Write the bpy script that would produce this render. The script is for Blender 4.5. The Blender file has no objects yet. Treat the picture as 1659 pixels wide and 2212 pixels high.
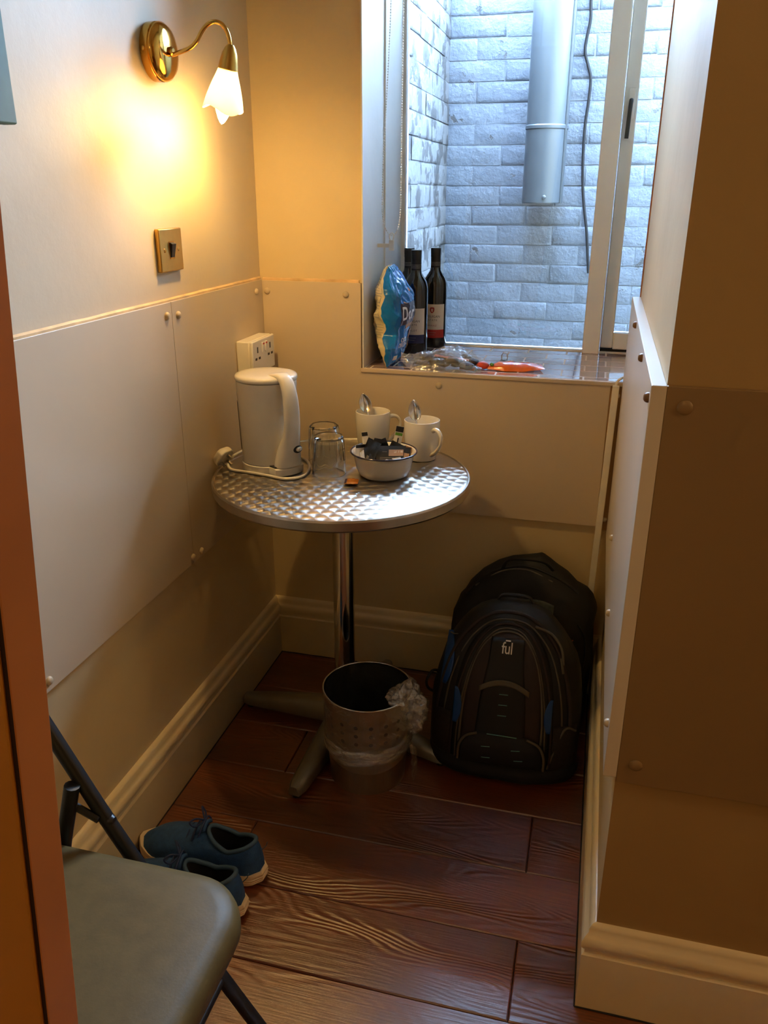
import bpy, bmesh, math, random
from mathutils import Vector, Matrix, noise
random.seed(7)
PI = math.pi
SC = bpy.context.scene
COL = SC.collection

# ------------------------------------------------------------------ camera
IW, IH, FPX = 1659.0, 2212.0, 1762.0
CAM = Vector((0.88062, -2.11703, 1.364))
YAW, PITCH, ROLL = math.radians(-14.393), math.radians(21.4155), math.radians(0.1914)
cf = Vector((math.sin(YAW) * math.cos(PITCH), math.cos(YAW) * math.cos(PITCH), -math.sin(PITCH)))
_r = Vector((math.cos(YAW), -math.sin(YAW), 0)); _u = _r.cross(cf)
cr = math.cos(ROLL) * _r + math.sin(ROLL) * _u
cu = -math.sin(ROLL) * _r + math.cos(ROLL) * _u
cam = bpy.data.cameras.new('camera'); camo = bpy.data.objects.new('camera', cam); COL.objects.link(camo)
m = Matrix((cr, cu, -cf)).transposed().to_4x4(); m.translation = CAM
camo.matrix_world = m
cam.sensor_fit = 'HORIZONTAL'; cam.sensor_width = 36.0; cam.lens = FPX * 36.0 / IW
cam.clip_start = 0.02
SC.camera = camo

# ------------------------------------------------------------------ world, lights, exposure
world = bpy.data.worlds.new('overcast_sky'); SC.world = world; world.use_nodes = True
bg = world.node_tree.nodes.get('Background') or world.node_tree.nodes.new('ShaderNodeBackground')
bg.inputs['Color'].default_value = (0.49, 0.69, 1.0, 1); bg.inputs['Strength'].default_value = 30.0
# sky portal in the window opening (guides the sampling of the sky, gives no light of its own)
pl = bpy.data.lights.new('window_portal', 'AREA'); pl.shape = 'RECTANGLE'; pl.size = 0.8; pl.size_y = 1.4
pl.cycles.is_portal = True
plo = bpy.data.objects.new('window_portal', pl); COL.objects.link(plo)
plo.location = (0.67, 0.47, 1.63); plo.rotation_euler = (math.radians(-90), 0, 0)
REAR_FILL = 6.0         # radiance of the added fill lamp behind the camera
SIDE_FILL = 14.0        # radiance of the added fill lamp to the right of the camera
WALL_LAMP = 180.0       # radiance of the bulb of the wall lamp
SC.view_settings.view_transform = 'Standard'; SC.view_settings.look = 'None'
SC.view_settings.exposure = 1.9; SC.view_settings.gamma = 1.0
SC.view_settings.use_curve_mapping = False
SC.cycles.max_bounces = 10; SC.cycles.diffuse_bounces = 6; SC.cycles.glossy_bounces = 5
SC.cycles.transmission_bounces = 8; SC.cycles.transparent_max_bounces = 16
SC.cycles.sample_clamp_indirect = 6.0
SC.cycles.caustics_reflective = False; SC.cycles.caustics_refractive = False


def at(px, py, x=None, y=None, z=None):
    """point where the sight line of a photo pixel meets the plane x=, y= or z="""
    d = cf + cr * ((px - IW / 2) / FPX) - cu * ((py - IH / 2) / FPX)
    if x is not None: t = (x - CAM.x) / d.x
    elif y is not None: t = (y - CAM.y) / d.y
    else: t = (z - CAM.z) / d.z
    return CAM + d * t


# ------------------------------------------------------------------ materials
def lin(c):
    return tuple(((v / 255) / 12.92 if v / 255 <= 0.04045 else ((v / 255 + 0.055) / 1.055) ** 2.4) for v in c) + (1,)


class NT:
    def __init__(s, name):
        s.mat = bpy.data.materials.new(name); s.mat.use_nodes = True
        s.t = s.mat.node_tree; s.t.nodes.clear()
        s.out = s.n('ShaderNodeOutputMaterial')
    def n(s, typ, **kw):
        nd = s.t.nodes.new(typ)
        for k, v in kw.items():
            if k.startswith('_'): setattr(nd, k[1:], v)
            else: s.set(nd, k, v)
        return nd
    def set(s, nd, key, v):
        i = nd.inputs[int(key[1:])] if (key[0] == 'i' and key[1:].isdigit()) else nd.inputs[key.replace('__', ' ')]
        if hasattr(v, 'is_linked') or isinstance(v, bpy.types.NodeSocket): s.t.links.new(v, i)
        elif isinstance(v, bpy.types.Node): s.t.links.new(v.outputs[0], i)
        else: i.default_value = v
    def math(s, op, a, b=0.0, c=0.0):
        return s.n('ShaderNodeMath', _operation=op, i0=a, i1=b, i2=c).outputs[0]
    def mix(s, fac, a, b):
        nd = s.t.nodes.new('ShaderNodeMix'); nd.data_type = 'RGBA'
        s.set(nd, 'i0', fac); s.set(nd, 'i6', a); s.set(nd, 'i7', b)
        return nd.outputs[2]
    def ramp(s, fac, pts):
        nd = s.n('ShaderNodeValToRGB', Fac=fac); e = nd.color_ramp.elements
        while len(e) < len(pts): e.new(0.5)
        for k, (p, c) in enumerate(pts):
            e[k].position = p; e[k].color = c if len(c) == 4 else tuple(c) + (1,)
        return nd.outputs[0]
    def principled(s, **kw):
        return s.n('ShaderNodeBsdfPrincipled', **kw)
    def done(s, sh):
        s.t.links.new(sh.outputs[0], s.out.inputs[0]); return s.mat


def plain(name, col, rough=0.5, metal=0.0, vary=0.06, scale=30.0, bump=0.0, bscale=120.0, spec=0.5, coat=0.0, dist=0.001, **extra):
    """a paint / plastic / metal with a little colour variation and fine relief"""
    t = NT(name)
    tc = t.n('ShaderNodeTexCoord')
    c = lin(col)
    nz = t.n('ShaderNodeTexNoise', Vector=tc.outputs['Object'], Scale=scale, Detail=4.0)
    lo = tuple(max(0, v * (1 - vary)) for v in c[:3]) + (1,); hi = tuple(min(1, v * (1 + vary)) for v in c[:3]) + (1,)
    cc = t.ramp(nz.outputs[0], [(0.3, lo), (0.7, hi)])
    p = t.principled(Base__Color=cc, Roughness=rough, Metallic=metal)
    p.inputs['Specular IOR Level'].default_value = spec
    p.inputs['Coat Weight'].default_value = coat
    for k, v in extra.items(): t.set(p, k, v)
    if bump:
        n2 = t.n('ShaderNodeTexNoise', Vector=tc.outputs['Object'], Scale=bscale, Detail=5.0)
        b = t.n('ShaderNodeBump', Strength=bump, Distance=dist, Height=n2.outputs[0])
        t.set(p, 'Normal', b)
    return t.done(p)


def wall_paint(name, col, stain=(150, 120, 70), amount=0.25, rough=0.55):
    t = NT(name)
    g = t.n('ShaderNodeNewGeometry').outputs['Position']
    n1 = t.n('ShaderNodeTexNoise', Vector=g, Scale=2.2, Detail=6.0)
    n2 = t.n('ShaderNodeTexNoise', Vector=g, Scale=17.0, Detail=6.0)
    m1 = t.ramp(n1.outputs[0], [(0.45, (0, 0, 0)), (0.75, (1, 1, 1))])
    c = t.mix(t.math('MULTIPLY', m1, amount), lin(col), lin(stain))
    n3 = t.n('ShaderNodeTexNoise', Vector=g, Scale=210.0, Detail=3.0)
    h = t.math('ADD', t.math('MULTIPLY', n2.outputs[0], 3.0), t.math('MULTIPLY', n3.outputs[0], 0.25))
    b = t.n('ShaderNodeBump', Strength=0.22, Distance=0.002, Height=h)
    p = t.principled(Base__Color=c, Roughness=rough, Normal=b)
    return t.done(p)


def floor_wood():
    t = NT('dark_laminate')
    tc = t.n('ShaderNodeTexCoord'); oi = t.n('ShaderNodeObjectInfo')
    off = t.n('ShaderNodeCombineXYZ', i0=t.math('MULTIPLY', oi.outputs['Random'], 37.0), i1=t.math('MULTIPLY', oi.outputs['Random'], 91.0))
    sc = t.n('ShaderNodeVectorMath', _operation='MULTIPLY', i0=tc.outputs['Object'], i1=(1.9, 8.5, 1.0))
    pos = t.n('ShaderNodeVectorMath', _operation='ADD', i0=sc.outputs[0], i1=off)
    n1 = t.n('ShaderNodeTexNoise', Vector=pos.outputs[0], Scale=1.0, Detail=1.6, Roughness=0.35)
    ring = t.math('SINE', t.math('MULTIPLY', n1.outputs[0], 185.0))          # contour lines = cathedral grain
    where = t.n('ShaderNodeTexNoise', Vector=pos.outputs[0], Scale=0.8, Detail=1.0)
    wmask = t.ramp(where.outputs[0], [(0.47, (0.12,) * 3), (0.62, (1, 1, 1))])
    fine = t.n('ShaderNodeVectorMath', _operation='MULTIPLY', i0=pos.outputs[0], i1=(2.2, 16.0, 1.0))
    n2 = t.n('ShaderNodeTexNoise', Vector=fine.outputs[0], Scale=2.0, Detail=5.0, Roughness=0.6)
    n3 = t.n('ShaderNodeTexNoise', Vector=pos.outputs[0], Scale=0.9, Detail=3.0)
    c1 = t.ramp(n3.outputs[0], [(0.3, lin((84, 39, 17))), (0.55, lin((114, 55, 25))), (0.75, lin((140, 74, 34)))])
    dk = t.math('MULTIPLY', t.math('ADD', t.math('MULTIPLY', ring, 0.5), 0.5), wmask)
    c2 = t.mix(t.math('MULTIPLY', dk, 0.22), c1, lin((48, 20, 9)))
    c3 = t.mix(t.math('MULTIPLY', t.ramp(n2.outputs[0], [(0.45, (0, 0, 0)), (0.7, (1, 1, 1))]), 0.35), c2, lin((50, 22, 10)))
    h = t.math('ADD', t.math('MULTIPLY', t.math('MULTIPLY', ring, wmask), 0.8), t.math('MULTIPLY', n2.outputs[0], 0.9))
    b = t.n('ShaderNodeBump', Strength=0.5, Distance=0.0013, Height=h)
    rg = t.ramp(n2.outputs[0], [(0.3, (0.27,) * 3), (0.8, (0.40,) * 3)])
    p = t.principled(Base__Color=c3, Roughness=rg, Normal=b)
    p.inputs['Specular IOR Level'].default_value = 0.8
    p.inputs['Coat Weight'].default_value = 0.7; p.inputs['Coat Roughness'].default_value = 0.24
    t.set(p, 'Coat Normal', b)
    return t.done(p)


def swirl_steel():
    t = NT('engine_turned_steel')
    tc = t.n('ShaderNodeTexCoord')
    sp = t.n('ShaderNodeSeparateXYZ', i0=tc.outputs['Object'])
    K = 1 / 0.030
    a = math.radians(24); ca, sa = math.cos(a), math.sin(a)
    x0 = t.math('ADD', t.math('MULTIPLY', sp.outputs[0], K * ca), t.math('MULTIPLY', sp.outputs[1], K * sa))
    y0 = t.math('ADD', t.math('MULTIPLY', sp.outputs[0], -K * sa * 1.2), t.math('MULTIPLY', sp.outputs[1], K * ca * 1.2))
    row = t.math('FLOOR', y0)
    x1 = t.math('ADD', x0, t.math('MULTIPLY', t.math('MODULO', t.math('ADD', row, 100.0), 2.0), 0.5))
    fx = t.math('SUBTRACT', t.math('FRACT', x1), 0.5)
    fy = t.math('SUBTRACT', t.math('FRACT', y0), 0.12)
    tan = t.n('ShaderNodeCombineXYZ', i0=t.math('MULTIPLY', fy, -1.0), i1=fx, i2=0.0)
    tn = t.n('ShaderNodeVectorMath', _operation='NORMALIZE', i0=tan)
    nz = t.n('ShaderNodeTexNoise', Vector=tc.outputs['Object'], Scale=14.0, Detail=4.0)
    r = t.ramp(nz.outputs[0], [(0.3, (0.30,) * 3), (0.75, (0.38,) * 3)])
    rad = t.math('SQRT', t.math('ADD', t.math('MULTIPLY', fx, fx), t.math('MULTIPLY', fy, fy)))
    b = t.n('ShaderNodeBump', Strength=0.5, Distance=0.0006, Height=rad)
    p = t.principled(Base__Color=lin((196, 190, 180)), Metallic=1.0, Roughness=r, Anisotropic=0.8, Tangent=tn.outputs[0], Normal=b)
    return t.done(p)


def brick_paint(name, peel, tint):
    t = NT(name)
    g = t.n('ShaderNodeNewGeometry').outputs['Position']
    n1 = t.n('ShaderNodeTexNoise', Vector=g, Scale=9.0, Detail=8.0, Roughness=0.65)
    n2 = t.n('ShaderNodeTexNoise', Vector=g, Scale=3.0, Detail=5.0)
    n3 = t.n('ShaderNodeTexNoise', Vector=g, Scale=45.0, Detail=6.0, Roughness=0.6)
    c = t.mix(n2.outputs[0], lin(tint), lin(tuple(max(0, v - 14) for v in tint)))
    chips = t.ramp(n1.outputs[0], [(peel, (0, 0, 0)), (peel + 0.03, (1, 1, 1))])
    c = t.mix(t.math('MULTIPLY', chips, 0.8), c, lin((20, 17, 16)))
    # damp streak running down under the end of the duct
    sp = t.n('ShaderNodeSeparateXYZ', i0=g)
    wob = t.math('MULTIPLY', t.math('SUBTRACT', n1.outputs[0], 0.5), 0.12)
    dx = t.math('ABSOLUTE', t.math('SUBTRACT', t.math('ADD', sp.outputs[0], wob), 0.625))
    mx = t.ramp(dx, [(0.045, (1, 1, 1)), (0.10, (0, 0, 0))])
    mz = t.ramp(t.math('SUBTRACT', 1.36, sp.outputs[2]), [(0.0, (0, 0, 0)), (0.03, (1, 1, 1)), (0.22, (0.7,) * 3), (0.42, (0, 0, 0))])
    c = t.mix(t.math('MULTIPLY', t.math('MULTIPLY', mx, mz), 0.8), c, lin((40, 39, 38)))
    h = t.math('ADD', t.math('MULTIPLY', n3.outputs[0], 0.35), t.math('ADD', t.math('MULTIPLY', n1.outputs[0], 2.6), t.math('MULTIPLY', chips, -0.6)))
    b = t.n('ShaderNodeBump', Strength=0.65, Distance=0.007, Height=h)
    return t.done(t.principled(Base__Color=c, Roughness=0.6, Normal=b))


def pane_glass():
    t = NT('window_glass')
    lw = t.n('ShaderNodeFresnel', IOR=1.45)
    tr = t.n('ShaderNodeBsdfTransparent', Color=(0.93, 0.96, 0.97, 1)); gl = t.n('ShaderNodeBsdfGlossy', Roughness=0.02)
    mx = t.n('ShaderNodeMixShader', i0=lw.outputs[0], i1=tr.outputs[0], i2=gl.outputs[0])
    return t.done(mx)


def film(name, col=(235, 238, 240), haze=0.10, gloss=0.16, rough=0.12, bump=0.6, bscale=60.0):
    """thin clear plastic: see-through, a trace of white haze, sharp creased highlights"""
    t = NT(name)
    tc = t.n('ShaderNodeTexCoord')
    nz = t.n('ShaderNodeTexNoise', Vector=tc.outputs['Object'], Scale=bscale, Detail=3.0, Distortion=0.6)
    b = t.n('ShaderNodeBump', Strength=bump, Distance=0.006, Height=nz.outputs[0])
    tr = t.n('ShaderNodeBsdfTransparent'); df = t.n('ShaderNodeBsdfDiffuse', Color=lin(col), Normal=b)
    gl = t.n('ShaderNodeBsdfGlossy', Roughness=rough, Normal=b)
    hz = t.ramp(nz.outputs[0], [(0.35, (haze * 0.4,) * 3), (0.75, (haze * 1.8,) * 3)])
    m1 = t.n('ShaderNodeMixShader', i0=hz, i1=tr.outputs[0], i2=df.outputs[0])
    fr = t.n('ShaderNodeLayerWeight', Blend=0.35, Normal=b)
    m2 = t.n('ShaderNodeMixShader', i0=t.math('ADD', t.math('MULTIPLY', fr.outputs['Facing'], 0.14), gloss), i1=m1.outputs[0], i2=gl.outputs[0])
    return t.done(m2)


def shade_glass():
    t = NT('frosted_shade_glass')
    tc = t.n('ShaderNodeTexCoord')
    nz = t.n('ShaderNodeTexNoise', Vector=tc.outputs['Object'], Scale=25.0)
    c = t.ramp(nz.outputs[0], [(0.3, (0.86, 0.78, 0.66)), (0.7, (0.93, 0.86, 0.74))])
    a = t.n('ShaderNodeBsdfTranslucent', Color=c); d = t.n('ShaderNodeBsdfDiffuse', Color=c)
    m1 = t.n('ShaderNodeMixShader', i0=0.5, i1=a.outputs[0], i2=d.outputs[0])
    return t.done(m1)


def emitter(name, col, strength):
    t = NT(name)
    e = t.n('ShaderNodeEmission', Color=col, Strength=strength)
    return t.done(e)


M = {}
M['paint'] = wall_paint('cream_wall_paint', (212, 190, 148))
M['paint_left'] = wall_paint('greyish_cream_wall_paint', (200, 184, 156))  # cream wall paint greyed to stand in for the wall lamp's falloff
M['paint_low'] = wall_paint('cream_lower_wall_paint', (208, 188, 146), amount=0.35)
M['panel'] = plain('laminate_wall_panel', (200, 182, 156), 0.33, vary=0.03, scale=4, bump=0.08, bscale=30)
M['panel_near'] = plain('brown_laminate_panel', (142, 116, 80), 0.4, vary=0.04, scale=4, bump=0.08, bscale=30)  # same laminate, darkened in colour for the dim near wall
M['paint_near'] = wall_paint('tan_wall_paint', (168, 140, 94), amount=0.3)  # cream paint with the near wall's shade put into its colour
M['panel_white'] = plain('pale_laminate_panel', (214, 204, 190), 0.3, vary=0.03, scale=4, bump=0.06, bscale=30)
M['panel_brown'] = plain('brown_board', (150, 112, 66), 0.5, vary=0.12, scale=9)  # panel strip coloured darker for the shade beside the trunking
M['gloss'] = plain('cream_gloss_paint', (224, 208, 172), 0.28, vary=0.04, scale=6, bump=0.12, bscale=40)
M['white_gloss'] = plain('white_gloss_paint', (226, 224, 218), 0.3, vary=0.04, scale=8, bump=0.15, bscale=45)
M['reveal'] = wall_paint('white_reveal_paint', (216, 214, 210), (180, 176, 170), 0.2)
M['ceiling'] = wall_paint('ceiling_paint', (226, 218, 200), amount=0.1)
M['cap'] = plain('painted_screw_cap', (196, 178, 148), 0.4)
M['cap_brown'] = plain('brown_screw_cap', (120, 84, 48), 0.4)
M['caulk'] = plain('caulk_line', (214, 182, 136), 0.5, vary=0.25, scale=18, bump=0.4, bscale=60)
M['floor_gap'] = plain('dark_floor_gap', (22, 14, 9), 0.8)
M['floor'] = floor_wood()
M['tile'] = plain('brown_pink_tile', (178, 150, 144), 0.12, vary=0.12, scale=9, spec=0.9, coat=1.0)
M['grout'] = plain('pale_grout', (222, 210, 198), 0.5)
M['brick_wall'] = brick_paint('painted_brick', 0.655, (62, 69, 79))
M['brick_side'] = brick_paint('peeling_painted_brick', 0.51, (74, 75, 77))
M['zinc'] = plain('galvanised_duct', (48, 53, 57), 0.42, 0.25, vary=0.06, scale=7)
M['cable_dark'] = plain('weathered_cable', (12, 13, 15), 0.7, spec=0.15)
M['white_cable'] = plain('white_cable', (228, 222, 208), 0.4)
M['pane'] = pane_glass()
M['brass'] = plain('polished_brass', (214, 168, 84), 0.12, 1.0, vary=0.05)
M['brass_satin'] = plain('satin_brass', (206, 164, 84), 0.34, 1.0, vary=0.04, scale=60)
M['black_plastic'] = plain('black_plastic', (18, 18, 18), 0.35)
M['shade'] = shade_glass()
M['white_plastic'] = plain('white_plastic', (232, 226, 212), 0.28, vary=0.02)
M['kettle'] = plain('kettle_plastic', (226, 222, 212), 0.22, vary=0.02, coat=0.3)
M['gauge'] = plain('smoky_gauge', (96, 92, 84), 0.3, vary=0.3, scale=60)
M['chrome'] = plain('chrome', (210, 208, 204), 0.12, 1.0, vary=0.03)
M['steel'] = plain('polished_steel', (186, 182, 176), 0.2, 1.0, vary=0.05)
M['cast'] = plain('cast_aluminium', (150, 148, 138), 0.42, 0.85, vary=0.06, bump=0.15, bscale=90)
M['swirl'] = swirl_steel()
M['rim_steel'] = plain('table_rim_steel', (186, 180, 170), 0.3, 1.0, vary=0.12, scale=20)
M['glass'] = plain('clear_glass', (250, 252, 252), 0.01, vary=0.0, Transmission__Weight=1.0, IOR=1.46)
M['china'] = plain('white_china', (234, 228, 214), 0.12, vary=0.02, coat=0.4)
M['enamel'] = plain('white_enamel', (236, 232, 222), 0.1, vary=0.02, coat=0.5)
M['navy'] = plain('navy_enamel', (22, 18, 56), 0.15, coat=0.4)
M['foil_black'] = plain('black_foil', (20, 18, 17), 0.3, vary=0.2, bump=0.35, bscale=90, dist=0.002)
M['foil_white'] = plain('white_paper_sachet', (226, 220, 208), 0.4, vary=0.05)
M['foil_tan'] = plain('tan_label', (196, 158, 128), 0.45)
M['foil_green'] = plain('green_print', (92, 146, 44), 0.4)
M['foil_grey'] = plain('grey_print', (128, 122, 114), 0.4)
M['biscuit'] = plain('caramel_wrapper', (168, 104, 40), 0.25, vary=0.25, scale=80, bump=0.5, bscale=90, dist=0.002)
M['bottle'] = plain('dark_wine_bottle', (14, 12, 9), 0.06, vary=0.1, spec=0.6, coat=0.6)
M['bottle_cap'] = plain('black_bottle_cap', (20, 19, 19), 0.3)
M['label'] = plain('cream_paper_label', (226, 214, 196), 0.5, vary=0.02)
M['label_blue'] = plain('navy_label_band', (36, 44, 92), 0.5)
M['label_red'] = plain('red_label_band', (178, 44, 42), 0.5)
M['ink'] = plain('black_ink', (22, 20, 20), 0.5)
M['ink_red'] = plain('red_ink', (160, 40, 44), 0.5)
M['ink_grey'] = plain('grey_ink', (150, 146, 138), 0.5)
M['ink_white'] = plain('white_ink', (236, 236, 236), 0.4)
M['crisp_blue'] = plain('blue_foil', (0, 104, 186), 0.2, vary=0.12, scale=14, bump=0.6, bscale=26, dist=0.01, coat=0.3)
M['crisp_cream'] = plain('cream_foil', (214, 200, 160), 0.3, vary=0.06, scale=12, bump=0.3, bscale=22, dist=0.005)
M['crisp_dark'] = plain('maroon_print', (46, 26, 40), 0.3)
M['crisp_orange'] = plain('orange_print', (200, 136, 66), 0.35, vary=0.25, scale=70)
M['film'] = film('clear_bag_film', haze=0.13, gloss=0.12)
M['liner'] = film('bin_liner_film', haze=0.10, gloss=0.20, rough=0.16, bump=1.0, bscale=38)
M['jerky'] = plain('dark_brown_food', (44, 22, 14), 0.5, vary=0.4, scale=60, bump=0.5, bscale=90, dist=0.004)
M['copper_pack'] = plain('copper_packet', (196, 104, 60), 0.3, vary=0.3, scale=40)
M['orange_pack'] = plain('orange_packet', (226, 104, 12), 0.25, vary=0.15, scale=40, bump=0.35, bscale=50, dist=0.004, coat=0.3)
M['red_pack'] = plain('red_packet_end', (206, 74, 50), 0.3, vary=0.2)
M['bin_steel'] = plain('brushed_bin_steel', (168, 152, 134), 0.34, 0.9, vary=0.08, scale=12)
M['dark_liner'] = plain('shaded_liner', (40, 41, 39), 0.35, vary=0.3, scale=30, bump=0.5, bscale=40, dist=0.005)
M['bag_black'] = plain('black_nylon', (9, 9, 10), 0.62, vary=0.15, scale=60, bump=0.3, bscale=420)
M['bag_black2'] = plain('worn_black_canvas', (12, 11, 10), 0.7, vary=0.2, scale=40, bump=0.3, bscale=380)
M['bag_brown'] = plain('maroon_brown_nylon', (40, 27, 26), 0.65, vary=0.15, scale=50, bump=0.3, bscale=420)
M['bag_navy'] = plain('dark_navy_fleece', (16, 17, 25), 0.75, vary=0.2, scale=80, bump=0.4, bscale=300)
M['bag_blue'] = plain('bright_blue_nylon', (8, 66, 134), 0.5)
M['piping'] = plain('grey_piping', (84, 78, 68), 0.55)
M['teal'] = plain('teal_stitching', (96, 150, 150), 0.5)
M['mesh_net'] = plain('brown_mesh_net', (34, 27, 25), 0.8, vary=0.35, scale=160)
M['patch'] = plain('grey_green_patch', (74, 82, 74), 0.6, vary=0.35, scale=60)
M['vinyl'] = plain('black_vinyl', (84, 67, 34), 0.5, vary=0.12, scale=40, bump=0.14, bscale=240, spec=0.22)
M['black_metal'] = plain('black_painted_tube', (16, 16, 17), 0.4, vary=0.1)
M['shoe'] = plain('blue_knit', (38, 78, 132), 0.8, vary=0.18, scale=90, bump=0.5, bscale=380)
M['shoe_edge'] = plain('blue_grey_collar', (50, 78, 108), 0.75, vary=0.1)
M['shoe_in'] = plain('dark_lining', (12, 14, 22), 0.9)
M['sole'] = plain('cream_sole', (222, 200, 170), 0.5, vary=0.06)
M['lace'] = plain('navy_lace', (24, 44, 92), 0.8)
M['door_wood'] = plain('orange_wood', (190, 130, 50), 0.42, vary=0.1, scale=7, bump=0.1, bscale=60)
M['door_edge'] = plain('reddish_wood_edge', (178, 114, 62), 0.4, vary=0.08, scale=9)
M['groove'] = plain('dark_groove', (40, 22, 8), 0.7)
M['teal_canvas'] = plain('teal_canvas', (38, 84, 76), 0.6, vary=0.08)
M['bulb'] = emitter('lit_bulb', (1.0, 0.61, 0.20, 1), WALL_LAMP)
M['pendant'] = emitter('lit_pendant', (1.0, 0.68, 0.33, 1), REAR_FILL)
M['pendant_side'] = emitter('lit_pendant_side', (1.0, 0.70, 0.38, 1), SIDE_FILL)
M['red_mark'] = plain('red_mark', (190, 30, 24), 0.4)


# ------------------------------------------------------------------ mesh tools
def cr_path(pts, n=8, closed=False):
    """Catmull-Rom through points"""
    P = [Vector(p) for p in pts]; out = []; N = len(P)
    for i in range(N if closed else N - 1):
        if closed: a, b, c, d = P[(i - 1) % N], P[i], P[(i + 1) % N], P[(i + 2) % N]
        else: a, b, c, d = P[max(i - 1, 0)], P[i], P[i + 1], P[min(i + 2, N - 1)]
        for k in range(n):
            t = k / n
            out.append(0.5 * ((2 * b) + (c - a) * t + (2 * a - 5 * b + 4 * c - d) * t * t + (3 * b - a - 3 * c + d) * t ** 3))
    if not closed: out.append(P[-1])
    return out


def interp(tab, x):
    if x <= tab[0][0]: return tab[0][1]
    for (a, va), (b, vb) in zip(tab, tab[1:]):
        if x <= b:
            t = (x - a) / (b - a); return va + (vb - va) * t
    return tab[-1][1]


class MB:
    def __init__(s): s.v = []; s.f = []
    def add(s, vs, fs):
        o = len(s.v); s.v += [tuple(v) for v in vs]; s.f += [tuple(i + o for i in f) for f in fs]; return s
    def box(s, x0, x1, y0, y1, z0, z1, mat=None):
        vs = [Vector((x, y, z)) for x in (x0, x1) for y in (y0, y1) for z in (z0, z1)]
        if mat: vs = [mat @ v for v in vs]
        return s.add(vs, [(0, 1, 3, 2), (4, 6, 7, 5), (0, 4, 5, 1), (2, 3, 7, 6), (0, 2, 6, 4), (1, 5, 7, 3)])
    def loft(s, rings, closed=True, cap0=True, cap1=True):
        n = len(rings[0]); vs = [p for r in rings for p in r]; fs = []
        for i in range(len(rings) - 1):
            for j in range(n if closed else n - 1):
                k = (j + 1) % n
                fs.append((i * n + j, i * n + k, (i + 1) * n + k, (i + 1) * n + j))
        if cap0: fs.append(tuple(range(n))[::-1])
        if cap1: fs.append(tuple((len(rings) - 1) * n + j for j in range(n)))
        return s.add(vs, fs)
    def lathe(s, prof, n=40, c=(0, 0, 0), mat=None, cap0=True, cap1=True):
        rings = []
        for r, z in prof:
            ring = [Vector((r * math.cos(2 * PI * j / n), r * math.sin(2 * PI * j / n), z)) for j in range(n)]
            if mat: ring = [mat @ p for p in ring]
            rings.append([p + Vector(c) for p in ring])
        return s.loft(rings, True, cap0, cap1)
    def tube(s, path, r, n=10, closed=False, flat=1.0, up=None):
        P = [Vector(p) for p in path]; N = len(P); rings = []
        rad = r if callable(r) else (lambda t: r)
        prev = None
        for i in range(N):
            if closed: t = P[(i + 1) % N] - P[i - 1]
            else: t = P[min(i + 1, N - 1)] - P[max(i - 1, 0)]
            t.normalize()
            if prev is None:
                a = Vector(up) if up else (Vector((0, 0, 1)) if abs(t.z) < 0.9 else Vector((1, 0, 0)))
            else: a = prev
            a = (a - t * a.dot(t)).normalized(); prev = a; b = t.cross(a)
            rr = rad(i / max(1, N - 1))
            rings.append([P[i] + rr * (math.cos(2 * PI * j / n) * a * flat + math.sin(2 * PI * j / n) * b) for j in range(n)])
        if closed: rings.append(rings[0]); return s.loft(rings, True, False, False)
        return s.loft(rings)
    def grid(s, fn, nu, nv):
        vs = [fn(i / nu, j / nv) for i in range(nu + 1) for j in range(nv + 1)]
        fs = [(i * (nv + 1) + j, (i + 1) * (nv + 1) + j, (i + 1) * (nv + 1) + j + 1, i * (nv + 1) + j + 1) for i in range(nu) for j in range(nv)]
        return s.add(vs, fs)
    def prism(s, poly, h, mat=None):
        n = len(poly); vs = [Vector((p[0], p[1], 0)) for p in poly] + [Vector((p[0], p[1], h)) for p in poly]
        if mat: vs = [mat @ v for v in vs]
        fs = [tuple(range(n))[::-1], tuple(range(n, 2 * n))] + [(i, (i + 1) % n, n + (i + 1) % n, n + i) for i in range(n)]
        return s.add(vs, fs)
    def ball(s, c, r, n=12, sx=1, sy=1, sz=1, mat=None):
        prof = [(max(1e-5, math.sin(PI * k / 8)), -math.cos(PI * k / 8)) for k in range(9)]
        rings = []
        for a, z in prof:
            ring = [Vector((r * sx * a * math.cos(2 * PI * j / n), r * sy * a * math.sin(2 * PI * j / n), r * sz * z)) for j in range(n)]
            rings.append([(mat @ p if mat else p) + Vector(c) for p in ring])
        return s.loft(rings)
    def map(s, fn): s.v = [tuple(fn(Vector(v))) for v in s.v]; return s
    def mesh(s, name, mat, smooth=38):
        me = bpy.data.meshes.new(name); me.from_pydata(s.v, [], s.f); me.update()
        bm = bmesh.new(); bm.from_mesh(me); bmesh.ops.recalc_face_normals(bm, faces=bm.faces); bm.to_mesh(me); bm.free()
        if smooth:
            me.polygons.foreach_set('use_smooth', [True] * len(me.polygons))
            me.set_sharp_from_angle(angle=math.radians(smooth))
        if mat: me.materials.append(M[mat] if isinstance(mat, str) else mat)
        return me
    def build(s, name, mat, parent=None, smooth=38, bevel=0, solid=0, sub=0, segs=2):
        o = bpy.data.objects.new(name, s.mesh(name, mat, smooth)); COL.objects.link(o)
        if parent: o.parent = parent
        if solid:
            md = o.modifiers.new('thickness', 'SOLIDIFY'); md.thickness = solid; md.offset = 0
        if bevel:
            md = o.modifiers.new('bevel', 'BEVEL'); md.width = bevel; md.segments = segs; md.limit_method = 'ANGLE'; md.angle_limit = math.radians(40)
            md.harden_normals = False
        if sub:
            md = o.modifiers.new('subdivision', 'SUBSURF'); md.levels = sub; md.render_levels = sub
        return o


def tag(o, label=None, cat=None, group=None, kind=None):
    if label: o['label'] = label
    if cat: o['category'] = cat
    if group: o['group'] = group
    if kind: o['kind'] = kind
    return o


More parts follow.
